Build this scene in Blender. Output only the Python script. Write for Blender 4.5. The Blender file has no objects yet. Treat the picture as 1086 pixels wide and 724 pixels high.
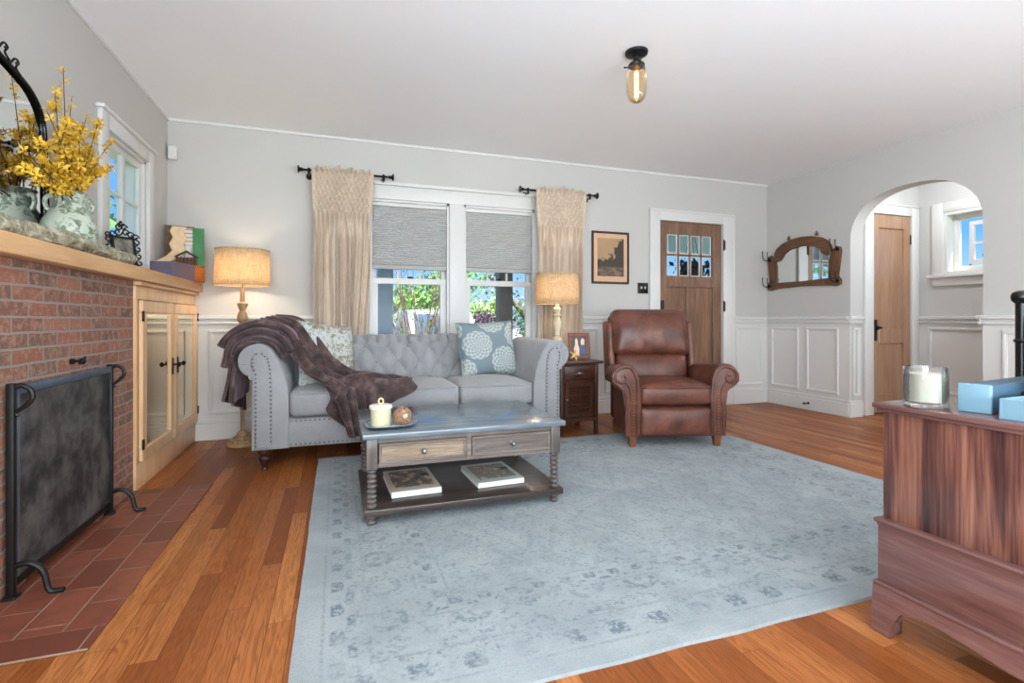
import bpy, bmesh, math, random
from math import sin, cos, pi, radians, sqrt, atan2, hypot
from mathutils import Vector, Matrix, noise
random.seed(7)
SC = bpy.context.scene
COL = SC.collection

# ------------------------------------------------------------------ camera
EYE = 0.95
cam_data = bpy.data.cameras.new('camera')
cam_data.sensor_width = 36.0
cam_data.lens = 36.0 * 535.0 / 1086.0
cam_data.shift_y = -23.0 / 1086.0
cam_data.clip_start = 0.05
cam = bpy.data.objects.new('camera', cam_data)
COL.objects.link(cam)
cam.location = (0, 0, EYE)
cam.rotation_euler = (pi / 2, 0, -0.3338)
SC.camera = cam

# ------------------------------------------------------------------ exposure
SC.view_settings.view_transform = 'Standard'
SC.view_settings.look = 'None'
SC.view_settings.exposure = 0.43
SC.view_settings.gamma = 1.0
SC.view_settings.use_curve_mapping = False
SC.cycles.use_denoising = True
SC.cycles.max_bounces = 10
SC.cycles.diffuse_bounces = 6
SC.cycles.transparent_max_bounces = 16
SC.cycles.sample_clamp_indirect = 6.0
SC.cycles.caustics_reflective = False
SC.cycles.caustics_refractive = False

def S(r, g, b):
    f = lambda c: (c / 12.92 if c <= 0.04045 else ((c + 0.055) / 1.055) ** 2.4)
    return (f(r / 255), f(g / 255), f(b / 255), 1.0)

# ------------------------------------------------------------------ sky
W = bpy.data.worlds.new('sky')
SC.world = W
W.use_nodes = True
wt = W.node_tree
wt.nodes.clear()
wo = wt.nodes.new('ShaderNodeOutputWorld')
wb = wt.nodes.new('ShaderNodeBackground')
wr = wt.nodes.new('ShaderNodeValToRGB')
wc = wt.nodes.new('ShaderNodeTexCoord')
ws = wt.nodes.new('ShaderNodeSeparateXYZ')
wt.links.new(wc.outputs['Generated'], ws.inputs[0])
wt.links.new(ws.outputs['Z'], wr.inputs[0])
wt.links.new(wr.outputs[0], wb.inputs[0])
wt.links.new(wb.outputs[0], wo.inputs[0])
cr = wr.color_ramp
cr.elements[0].position = 0.0
cr.elements[0].color = S(190, 220, 245)
cr.elements[1].position = 1.0
cr.elements[1].color = S(40, 110, 215)
e = cr.elements.new(0.13)
e.color = S(105, 172, 243)
wb.inputs[1].default_value = 1.0

def sun(energy, rot, angle=2.0):
    d = bpy.data.lights.new('sun', 'SUN')
    d.energy = energy
    d.angle = radians(angle)
    d.color = (1.0, 0.95, 0.86)
    o = bpy.data.objects.new('sun', d)
    COL.objects.link(o)
    o.rotation_euler = rot
sun(8.5, (radians(32), 0, radians(25)))

def area(name, loc, rot, sx, sy, energy, color):
    d = bpy.data.lights.new(name, 'AREA')
    d.shape = 'RECTANGLE'
    d.size, d.size_y = sx, sy
    d.energy = energy
    d.color = color
    o = bpy.data.objects.new(name, d)
    COL.objects.link(o)
    o.location = loc
    o.rotation_euler = rot
    return o
# added fill lights behind the camera; the walls there have no openings
area('rear_fill', (0.9, -2.3, 1.2), (radians(142), 0, 0), 4.0, 1.7, 395, (0.79, 0.925, 1.0))
area('side_fill', (4.55, -0.9, 1.2), (radians(120), 0, radians(90)), 2.0, 1.7, 45, (0.80, 0.93, 1.0))
area('left_fill', (-1.08, -1.0, 1.3), (radians(112), 0, radians(-90)), 2.2, 1.6, 120, (0.79, 0.925, 1.0))

def point(name, loc, energy, color, r=0.03):
    d = bpy.data.lights.new(name, 'POINT')
    d.energy = energy
    d.color = color
    d.shadow_soft_size = r
    o = bpy.data.objects.new(name, d)
    COL.objects.link(o)
    o.location = loc
    return o

# ------------------------------------------------------------------ helpers: objects
def tag(o, label=None, cat=None, group=None, kind=None):
    if label: o['label'] = label
    if cat: o['category'] = cat
    if group: o['group'] = group
    if kind: o['kind'] = kind
    return o

def thing(name, label, cat, loc=(0, 0, 0), rotz=0.0, group=None, kind=None):
    o = bpy.data.objects.new(name, None)
    o.empty_display_size = 0.05
    COL.objects.link(o)
    o.location = loc
    o.rotation_euler = (0, 0, rotz)
    tag(o, label, cat, group, kind)
    return o

def root_matrix(o):
    while o.parent: o = o.parent
    return Matrix.Translation(o.location) @ o.rotation_euler.to_matrix().to_4x4()

class B:
    """collects shapes, then links them as one mesh object"""
    def __init__(self):
        self.bm = bmesh.new()
        self.uv = self.bm.loops.layers.uv.new('UVMap')

    def _bevel(self, faces, bevel, seg):
        edges = list({e for f in faces for e in f.edges})
        bmesh.ops.bevel(self.bm, geom=edges, offset=bevel, segments=seg, profile=0.5, affect='EDGES', clamp_overlap=True)

    def box(self, x0, x1, y0, y1, z0, z1, bevel=0.0, seg=2, mi=0):
        if x0 > x1: x0, x1 = x1, x0
        if y0 > y1: y0, y1 = y1, y0
        if z0 > z1: z0, z1 = z1, z0
        v = [self.bm.verts.new(p) for p in ((x0, y0, z0), (x1, y0, z0), (x1, y1, z0), (x0, y1, z0), (x0, y0, z1), (x1, y0, z1), (x1, y1, z1), (x0, y1, z1))]
        fs = [self.bm.faces.new([v[i] for i in q]) for q in ((3, 2, 1, 0), (4, 5, 6, 7), (0, 1, 5, 4), (1, 2, 6, 5), (2, 3, 7, 6), (3, 0, 4, 7))]
        for f in fs: f.material_index = mi
        if bevel: self._bevel(fs, bevel, seg)
        return self

    def obox(self, center, size, rotm, bevel=0.0, seg=2):
        """box turned by a 3x3 matrix"""
        n0 = set(self.bm.verts)
        sx, sy, sz = size
        self.box(-sx / 2, sx / 2, -sy / 2, sy / 2, -sz / 2, sz / 2, bevel, seg)
        for v in self.bm.verts:
            if v not in n0: v.co = rotm @ v.co + Vector(center)
        return self

    def surf(self, f, nu, nv, cu=False, cv=False, mi=0, flip=False):
        V = []
        mu, mv = (nu if cu else nu + 1), (nv if cv else nv + 1)
        for i in range(mu):
            V.append([self.bm.verts.new(f(i / nu, j / nv)) for j in range(mv)])
        for i in range(nu):
            for j in range(nv):
                q = [(i, j), (i + 1, j), (i + 1, j + 1), (i, j + 1)]
                if flip: q = q[::-1]
                try:
                    fc = self.bm.faces.new([V[a % mu][b % mv] for a, b in q])
                except ValueError:
                    continue
                fc.material_index = mi
                for lp, (a, b) in zip(fc.loops, q): lp[self.uv].uv = (a / nu, b / nv)
        return V

    def cap(self, ring):
        try: self.bm.faces.new(ring)
        except ValueError: pass

    def lathe(self, prof, c=(0, 0), seg=24, axis='z', o=(0, 0, 0)):
        """prof: list of (r, h) from the bottom up; closed at both ends"""
        def pt(u, v):
            k = min(int(round(v * (len(prof) - 1))), len(prof) - 1)
            r, h = prof[k]
            a = 2 * pi * u
            x, y = r * cos(a), r * sin(a)
            if axis == 'z': return (c[0] + x + o[0], c[1] + y + o[1], h + o[2])
            if axis == 'x': return (h + o[0], x + o[1], y + o[2])
            return (x + o[0], h + o[1], y + o[2])
        V = self.surf(pt, seg, len(prof) - 1, cu=True)
        if prof[0][0] > 1e-5: self.cap([V[i][0] for i in range(seg)][::-1])
        if prof[-1][0] > 1e-5: self.cap([V[i][-1] for i in range(seg)])
        return self

    def tube(self, pts, r, seg=8, closed=False):
        pts = [Vector(p) for p in pts]
        n = len(pts)
        rr = r if isinstance(r, (list, tuple)) else [r] * n
        T = []
        for i in range(n):
            if closed: t = pts[(i + 1) % n] - pts[i - 1]
            else: t = pts[min(i + 1, n - 1)] - pts[max(i - 1, 0)]
            T.append(t.normalized() if t.length > 1e-9 else Vector((0, 0, 1)))
        up = Vector((0, 0, 1)) if abs(T[0].z) < 0.9 else Vector((1, 0, 0))
        N = (up - T[0] * up.dot(T[0])).normalized()
        F = []
        for i in range(n):
            N = N - T[i] * N.dot(T[i])
            N = N.normalized() if N.length > 1e-6 else T[i].orthogonal().normalized()
            F.append((N.copy(), T[i].cross(N)))
        rings = []
        for i in range(n):
            a, b = F[i]
            rings.append([self.bm.verts.new(pts[i] + (a * cos(2 * pi * k / seg) + b * sin(2 * pi * k / seg)) * rr[i]) for k in range(seg)])
        m = n if closed else n - 1
        for i in range(m):
            A, C = rings[i], rings[(i + 1) % n]
            for k in range(seg):
                self.bm.faces.new((A[k], A[(k + 1) % seg], C[(k + 1) % seg], C[k]))
        if not closed:
            self.cap(rings[0][::-1])
            self.cap(rings[-1])
        return self

    def prism(self, poly, axis, a, b, bevel=0.0, seg=2):
        """outline poly extruded along an axis; poly coords are the other two axes in xyz order"""
        def p3(p, t):
            if axis == 'x': return (t, p[0], p[1])
            if axis == 'y': return (p[0], t, p[1])
            return (p[0], p[1], t)
        A = [self.bm.verts.new(p3(p, a)) for p in poly]
        C = [self.bm.verts.new(p3(p, b)) for p in poly]
        n = len(poly)
        fa = self.bm.faces.new(A)
        fb = self.bm.faces.new(C[::-1])
        for i in range(n): self.bm.faces.new((A[(i + 1) % n], A[i], C[i], C[(i + 1) % n]))
        if bevel:
            ed = list(fa.edges) + list(fb.edges)
            bmesh.ops.bevel(self.bm, geom=ed, offset=bevel, segments=seg, profile=0.5, affect='EDGES', clamp_overlap=True)
        return self

    def rbox(self, c, s, r, n=10, f=None):
        """soft box: centre c, size s, corner radius r; f(p, unit) may push a point"""
        hx, hy, hz = s[0] / 2, s[1] / 2, s[2] / 2
        cache = {}
        def vert(k):
            if k in cache: return cache[k]
            u = Vector([2 * q / n - 1 for q in k])
            # cluster samples near the edges
            w = Vector([math.copysign(1 - (1 - abs(q)) ** 1.6, q) for q in u])
            p = Vector((w.x * hx, w.y * hy, w.z * hz))
            q = Vector((max(-hx + r, min(hx - r, p.x)), max(-hy + r, min(hy - r, p.y)), max(-hz + r, min(hz - r, p.z))))
            d = p - q
            if d.length > 1e-9: p = q + d.normalized() * min(r, d.length * 1.0 if d.length < r else r)
            if f: p = f(p, w)
            cache[k] = self.bm.verts.new(p + Vector(c))
            return cache[k]
        for ax in range(3):
            for sd in (0, n):
                for i in range(n):
                    for j in range(n):
                        q = []
                        for a, b in ((i, j), (i + 1, j), (i + 1, j + 1), (i, j + 1)):
                            k = [0, 0, 0]
                            k[ax] = sd
                            k[(ax + 1) % 3] = a
                            k[(ax + 2) % 3] = b
                            q.append(vert(tuple(k)))
                        if sd == 0: q = q[::-1]
                        fc = self.bm.faces.new(q)
                        for lp, (a, b) in zip(fc.loops, ((i, j), (i + 1, j), (i + 1, j + 1), (i, j + 1))): lp[self.uv].uv = (a / n, b / n)
        return self

    def ball(self, c, r, seg=12, sc=(1, 1, 1)):
        prof = [(max(r * sin(pi * k / (seg // 2)), 0), -r * cos(pi * k / (seg // 2))) for k in range(seg // 2 + 1)]
        n0 = set(self.bm.verts)
        self.lathe(prof, (0, 0), seg)
        for v in self.bm.verts:
            if v not in n0: v.co = Vector((v.co.x * sc[0] + c[0], v.co.y * sc[1] + c[1], v.co.z * sc[2] + c[2]))
        return self

    def frame(self, axis, at, u0, u1, z0, z1, w, t, bevel=0.0):
        """rectangular frame lying on a wall plane: axis 'y' spans x,z at y=at..at+t; axis 'x' spans y,z"""
        for (a, b, c, d) in ((u0, u1, z1 - w, z1), (u0, u1, z0, z0 + w), (u0, u0 + w, z0 + w, z1 - w), (u1 - w, u1, z0 + w, z1 - w)):
            if axis == 'y': self.box(a, b, at, at + t, c, d, bevel, 1)
            else: self.box(at, at + t, a, b, c, d, bevel, 1)
        return self

    def build(self, name, material, parent=None, local=False, smooth=35, weld=False):
        bm = self.bm
        if weld: bmesh.ops.remove_doubles(bm, verts=bm.verts, dist=1e-5)
        bmesh.ops.recalc_face_normals(bm, faces=bm.faces)
        if parent is not None and not local:
            bm.transform(root_matrix(parent).inverted())
        me = bpy.data.meshes.new(name)
        bm.to_mesh(me)
        bm.free()
        for m in (material if isinstance(material, (list, tuple)) else [material]): me.materials.append(m)
        if smooth:
            me.shade_smooth()
            me.set_sharp_from_angle(angle=radians(smooth))
        o = bpy.data.objects.new(name, me)
        COL.objects.link(o)
        if parent is not None: o.parent = parent
        return o

def structure(o):
    o['kind'] = 'structure'
    return o

def mod(o, kind, **kw):
    m = o.modifiers.new(kind.lower(), kind)
    for k, v in kw.items(): setattr(m, k, v)
    return o

def dup(root, loc=None, rotz=None, label=None, group=None):
    r = root.copy()
    COL.objects.link(r)
    if loc is not None: r.location = loc
    if rotz is not None: r.rotation_euler = (0, 0, rotz)
    if label: r['label'] = label
    if group: r['group'] = group
    for ch in list(root.children):
        c = ch.copy()
        COL.objects.link(c)
        c.parent = r
        for g in list(ch.children):
            d = g.copy()
            COL.objects.link(d)
            d.parent = c
    return r

def copy_part(o, parent, loc=(0, 0, 0)):
    c = o.copy()
    COL.objects.link(c)
    c.parent = parent
    c.location = loc
    return c

def spline(pts, n=8):
    """Catmull-Rom through points"""
    P = [Vector(p) for p in pts]
    out = []
    for i in range(len(P) - 1):
        a, b, c, d = P[max(i - 1, 0)], P[i], P[i + 1], P[min(i + 2, len(P) - 1)]
        for k in range(n):
            t = k / n
            out.append(0.5 * ((2 * b) + (c - a) * t + (2 * a - 5 * b + 4 * c - d) * t * t + (3 * b - a - 3 * c + d) * t ** 3))
    out.append(P[-1])
    return out

# ------------------------------------------------------------------ helpers: materials
class NT:
    def __init__(self, name, rough=0.5, metal=0.0, spec=0.5):
        self.m = bpy.data.materials.new(name)
        self.m.use_nodes = True
        self.t = self.m.node_tree
        self.t.nodes.clear()
        self.out = self.t.nodes.new('ShaderNodeOutputMaterial')
        self.p = self.t.nodes.new('ShaderNodeBsdfPrincipled')
        self.t.links.new(self.p.outputs[0], self.out.inputs[0])
        self.p.inputs['Roughness'].default_value = rough
        self.p.inputs['Metallic'].default_value = metal
        self.p.inputs['Specular IOR Level'].default_value = spec
        self._c = None
    def n(self, kind, **inp):
        nd = self.t.nodes.new('ShaderNode' + kind)
        for k, v in inp.items():
            key = k.replace('_', ' ')
            if key in nd.inputs: self.set(nd.inputs[key], v)
            else: setattr(nd, k, v)
        return nd
    def set(self, sock, v):
        if isinstance(v, bpy.types.NodeSocket): self.t.links.new(v, sock)
        elif isinstance(v, bpy.types.Node): self.t.links.new(v.outputs[0], sock)
        else: sock.default_value = v
    def m_(self, op, a, b=None, c=None, clamp=False):
        nd = self.t.nodes.new('ShaderNodeMath')
        nd.operation = op
        nd.use_clamp = clamp
        self.set(nd.inputs[0], a)
        if b is not None: self.set(nd.inputs[1], b)
        if c is not None: self.set(nd.inputs[2], c)
        return nd.outputs[0]
    def coord(self, which='Object'):
        if self._c is None: self._c = self.t.nodes.new('ShaderNodeTexCoord')
        return self._c.outputs[which]
    def xyz(self, which='Object'):
        s = self.t.nodes.new('ShaderNodeSeparateXYZ')
        self.t.links.new(self.coord(which), s.inputs[0])
        return s.outputs[0], s.outputs[1], s.outputs[2]
    def vec(self, x=0.0, y=0.0, z=0.0):
        c = self.t.nodes.new('ShaderNodeCombineXYZ')
        for i, q in enumerate((x, y, z)): self.set(c.inputs[i], q)
        return c.outputs[0]
    def scaled(self, s, which='Object'):
        mp = self.t.nodes.new('ShaderNodeMapping')
        mp.inputs['Scale'].default_value = s
        self.t.links.new(self.coord(which), mp.inputs[0])
        return mp.outputs[0]
    def noise(self, scale, vec=None, detail=4, rough=0.55, dist=0.0, dim='3D'):
        nd = self.t.nodes.new('ShaderNodeTexNoise')
        nd.noise_dimensions = dim
        self.set(nd.inputs['Scale'], scale)
        nd.inputs['Detail'].default_value = detail
        nd.inputs['Roughness'].default_value = rough
        nd.inputs['Distortion'].default_value = dist
        self.t.links.new(vec if vec is not None else self.coord(), nd.inputs['Vector'])
        return nd.outputs['Fac']
    def voro(self, scale, vec=None, feature='F1', rand=1.0, out='Distance', dim='3D'):
        nd = self.t.nodes.new('ShaderNodeTexVoronoi')
        nd.feature = feature
        nd.voronoi_dimensions = dim
        nd.inputs['Scale'].default_value = scale
        nd.inputs['Randomness'].default_value = rand
        self.t.links.new(vec if vec is not None else self.coord(), nd.inputs['Vector'])
        return nd.outputs[out]
    def white(self, vec):
        nd = self.t.nodes.new('ShaderNodeTexWhiteNoise')
        nd.noise_dimensions = '3D'
        self.t.links.new(vec, nd.inputs['Vector'])
        return nd.outputs['Value']
    def ramp(self, fac, stops, interp='LINEAR'):
        nd = self.t.nodes.new('ShaderNodeValToRGB')
        nd.color_ramp.interpolation = interp
        self.t.links.new(fac, nd.inputs[0])
        el = nd.color_ramp.elements
        while len(el) < len(stops): el.new(0.5)
        for k, (p, c) in enumerate(sorted(stops, key=lambda q: q[0])):
            el[k].position = p
            el[k].color = c if isinstance(c, tuple) else (c, c, c, 1)
        return nd.outputs[0]
    def step(self, x, a, b):
        """smooth 0..1 step from a to b"""
        nd = self.t.nodes.new('ShaderNodeMapRange')
        nd.interpolation_type = 'SMOOTHSTEP'
        self.set(nd.inputs[0], x)
        nd.inputs[1].default_value = a
        nd.inputs[2].default_value = b
        return nd.outputs[0]
    def mix(self, fac, a, b, mode='MIX'):
        nd = self.t.nodes.new('ShaderNodeMix')
        nd.data_type = 'RGBA'
        nd.blend_type = mode
        self.set(nd.inputs[0], fac)
        self.set(nd.inputs[6], a)
        self.set(nd.inputs[7], b)
        return nd.outputs[2]
    def color(self, v): self.set(self.p.inputs['Base Color'], v); return self
    def rough(self, v): self.set(self.p.inputs['Roughness'], v); return self
    def bump(self, h, strength=0.3, dist=0.01):
        nd = self.t.nodes.new('ShaderNodeBump')
        nd.inputs['Strength'].default_value = strength
        nd.inputs['Distance'].default_value = dist
        self.t.links.new(h, nd.inputs['Height'])
        self.t.links.new(nd.outputs[0], self.p.inputs['Normal'])
        return self

def plain(name, col, rough=0.5, metal=0.0, var=0.06, scale=8.0, spec=0.5, bump=0.0):
    """even colour with a little cloudy variation"""
    t = NT(name, rough, metal, spec)
    k = t.noise(scale)
    lo = tuple(c * (1 - var) for c in col[:3]) + (1,)
    hi = tuple(min(1, c * (1 + var)) for c in col[:3]) + (1,)
    t.color(t.ramp(k, [(0.3, lo), (0.7, hi)]))
    if bump: t.bump(t.noise(scale * 14), bump, 0.004)
    return t.m

def wood(name, dark, mid, light, axis='y', rough=0.4, scale=1.0, contrast=1.0, coat=0.0, bump=0.1):
    t = NT(name, rough)
    sc = {'x': (2.2, 26, 26), 'y': (26, 2.2, 26), 'z': (26, 26, 2.2)}[axis]
    v = t.scaled(tuple(s * scale for s in sc))
    big = t.noise(1.0, v, 5, 0.6, 0.6)
    v2 = t.scaled(tuple(s * scale * 5 for s in sc))
    fine = t.noise(1.0, v2, 3, 0.6)
    f = t.m_('ADD', t.m_('MULTIPLY', big, 0.72), t.m_('MULTIPLY', fine, 0.28))
    a = 0.5 - 0.17 / contrast
    b = 0.5 + 0.17 / contrast
    t.color(t.ramp(f, [(a, dark), (0.5, mid), (b, light)]))
    if bump: t.bump(f, bump, 0.004)
    if coat: t.p.inputs['Coat Weight'].default_value = coat; t.p.inputs['Coat Roughness'].default_value = 0.15
    return t.m

def fabric(name, a, b, rough=0.9, weave=420.0, sheen=0.2, bump=0.25):
    t = NT(name, rough, 0, 0.2)
    w = t.noise(weave, None, 2, 0.7)
    c = t.noise(5.0)
    t.color(t.mix(t.step(t.m_('ADD', t.m_('MULTIPLY', w, 0.6), t.m_('MULTIPLY', c, 0.4)), 0.35, 0.65), a, b))
    t.p.inputs['Sheen Weight'].default_value = sheen
    t.bump(w, bump, 0.002)
    return t.m

def glass(name, tint=(1, 1, 1, 1), refl=0.08, fres=0.7, rtint=(1, 1, 1, 1)):
    t = NT(name)
    tr = t.n('BsdfTransparent')
    tr.inputs[0].default_value = tint
    gl = t.n('BsdfGlossy')
    gl.inputs['Roughness'].default_value = 0.03
    gl.inputs[0].default_value = rtint
    lw = t.n('LayerWeight')
    lw.inputs[0].default_value = 0.25
    f = t.m_('ADD', t.m_('MULTIPLY', lw.outputs['Fresnel'], fres), refl, clamp=True)
    mx = t.n('MixShader')
    t.t.links.new(f, mx.inputs[0])
    t.t.links.new(tr.outputs[0], mx.inputs[1])
    t.t.links.new(gl.outputs[0], mx.inputs[2])
    t.t.links.new(mx.outputs[0], t.out.inputs[0])
    return t.m

def emit(name, col, strength):
    t = NT(name)
    em = t.n('Emission')
    em.inputs[0].default_value = col
    em.inputs[1].default_value = strength
    t.t.links.new(em.outputs[0], t.out.inputs[0])
    return t.m

# ------------------------------------------------------------------ materials
WALL = plain('wall_paint', S(193, 190, 186), 0.75, var=0.012, scale=2.0)
WHITE = plain('trim_paint', S(214, 212, 209), 0.42, var=0.01, scale=3.0)
CEIL = plain('ceiling_paint', S(243, 243, 245), 0.85, var=0.008, scale=1.5)

def floor_material():
    t = NT('oak_strip_floor', 0.3, 0, 0.22)
    x, y, z = t.xyz()
    rowf = t.m_('DIVIDE', x, 0.068)
    row = t.m_('FLOOR', rowf)
    h = t.white(t.vec(row, 3.3, 1.7))
    lf = t.m_('ADD', t.m_('DIVIDE', y, 0.95), t.m_('MULTIPLY', h, 9.0))
    brd = t.m_('FLOOR', lf)
    tone = t.white(t.vec(row, brd, 5.1))
    off = t.m_('MULTIPLY', tone, 40.0)
    gv = t.vec(t.m_('ADD', t.m_('MULTIPLY', x, 26.0), off), t.m_('ADD', t.m_('MULTIPLY', y, 1.5), off), off)
    g1 = t.noise(1.0, gv, 3, 0.5, 0.9)
    rings = t.m_('ABSOLUTE', t.m_('SINE', t.m_('MULTIPLY', g1, 34.0)))
    fv = t.vec(t.m_('MULTIPLY', x, 330.0), t.m_('MULTIPLY', y, 12.0), off)
    g2 = t.noise(1.0, fv, 3, 0.6)
    base = t.ramp(tone, [(0.0, S(126, 68, 32)), (0.3, S(152, 86, 43)), (0.65, S(172, 104, 56)), (1.0, S(196, 128, 74))])
    dk = t.m_('ADD', t.m_('MULTIPLY', rings, 0.26), t.m_('MULTIPLY', g2, 0.50))
    col = t.mix(t.step(dk, 0.25, 0.62), S(104, 52, 16), base)
    col = t.mix(0.58, base, col)
    fx = t.m_('FRACT', rowf)
    fy = t.m_('FRACT', lf)
    ex = t.m_('MINIMUM', fx, t.m_('SUBTRACT', 1.0, fx))
    ey = t.m_('MULTIPLY', t.m_('MINIMUM', fy, t.m_('SUBTRACT', 1.0, fy)), 17.0)
    seam = t.step(t.m_('MINIMUM', ex, ey), 0.0, 0.03)
    col = t.mix(seam, S(96, 50, 20), col)
    t.color(col)
    t.rough(t.m_('ADD', 0.30, t.m_('MULTIPLY', g2, 0.16)))
    t.bump(t.m_('ADD', seam, t.m_('MULTIPLY', g2, 0.15)), 0.12, 0.003)
    return t.m
FLOOR = floor_material()

def brick_material():
    t = NT('old_brick', 0.85, 0, 0.3)
    x, y, z = t.xyz()
    wob = t.m_('MULTIPLY', t.m_('SUBTRACT', t.noise(9.0), 0.5), 0.012)
    v = t.vec(t.m_('ADD', t.m_('ADD', y, t.m_('MULTIPLY', x, 1.0)), wob), t.m_('ADD', z, wob), 0.0)
    bk = t.n('TexBrick')
    bk.inputs['Scale'].default_value = 1.0
    bk.inputs['Brick Width'].default_value = 0.20
    bk.inputs['Row Height'].default_value = 0.0565
    bk.inputs['Mortar Size'].default_value = 0.0055
    bk.inputs['Mortar Smooth'].default_value = 0.25
    bk.inputs['Color1'].default_value = (0, 0, 0, 1)
    bk.inputs['Color2'].default_value = (1, 1, 1, 1)
    bk.inputs['Mortar'].default_value = (0.5, 0.5, 0.5, 1)
    t.t.links.new(v, bk.inputs['Vector'])
    bc = t.ramp(bk.outputs['Color'], [(0.0, S(106, 90, 82)), (0.22, S(136, 92, 76)), (0.45, S(156, 100, 82)), (0.7, S(172, 118, 98)), (0.85, S(124, 108, 98)), (1.0, S(96, 76, 68))])
    nz = t.noise(38.0, None, 5, 0.65)
    bc = t.mix(t.step(nz, 0.42, 0.70), bc, S(186, 148, 130), 'MIX')
    bc2 = t.mix(0.40, bc, t.mix(t.noise(120.0), S(84, 56, 48), S(168, 116, 96)))
    col = t.mix(bk.outputs['Fac'], bc2, S(150, 140, 130))
    t.color(col)
    hgt = t.m_('ADD', t.m_('SUBTRACT', 1.0, bk.outputs['Fac']), t.m_('MULTIPLY', nz, 0.35))
    t.bump(hgt, 0.7, 0.008)
    return t.m
BRICK = brick_material()

def hearth_material():
    t = NT('red_quarry_tile', 0.42)
    x, y, z = t.xyz()
    x = t.m_('SUBTRACT', x, 1.15)      # the part's own origin is the fireplace's foot
    y = t.m_('ADD', y, 2.4)
    bk = t.n('TexBrick')
    for k, v in (('Scale', 1.0), ('Brick Width', 0.235), ('Row Height', 0.118), ('Mortar Size', 0.0028), ('Mortar Smooth', 0.2)): bk.inputs[k].default_value = v
    bk.inputs['Color1'].default_value = (0, 0, 0, 1)
    bk.inputs['Color2'].default_value = (1, 1, 1, 1)
    t.t.links.new(t.vec(t.m_('ADD', y, 0.07), t.m_('SUBTRACT', -0.785, x), 0.0), bk.inputs['Vector'])
    # header course round the edge
    ey = t.m_('LESS_THAN', y, 1.885)
    bx = t.n('TexBrick')
    for k, v in (('Scale', 1.0), ('Brick Width', 0.235), ('Row Height', 0.12), ('Mortar Size', 0.0028), ('Mortar Smooth', 0.2)): bx.inputs[k].default_value = v
    bx.inputs['Color1'].default_value = (0.1, 0.1, 0.1, 1)
    bx.inputs['Color2'].default_value = (0.9, 0.9, 0.9, 1)
    t.t.links.new(t.vec(t.m_('ADD', x, 0.7), t.m_('ADD', y, 0.035), 0.0), bx.inputs['Vector'])
    val = t.mix(ey, bk.outputs['Color'], bx.outputs['Color'])
    fac = t.m_('ADD', t.m_('MULTIPLY', bk.outputs['Fac'], t.m_('SUBTRACT', 1.0, ey)), t.m_('MULTIPLY', bx.outputs['Fac'], ey))
    nz = t.noise(14.0, None, 5, 0.6)
    c = t.ramp(val, [(0.0, S(106, 55, 42)), (0.5, S(126, 68, 50)), (1.0, S(144, 84, 64))])
    c = t.mix(t.step(nz, 0.4, 0.8), c, S(106, 62, 48))
    t.color(t.mix(fac, c, S(142, 118, 102)))
    t.bump(t.m_('SUBTRACT', 1.0, fac), 0.35, 0.004)
    return t.m
HEARTH = hearth_material()

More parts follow.
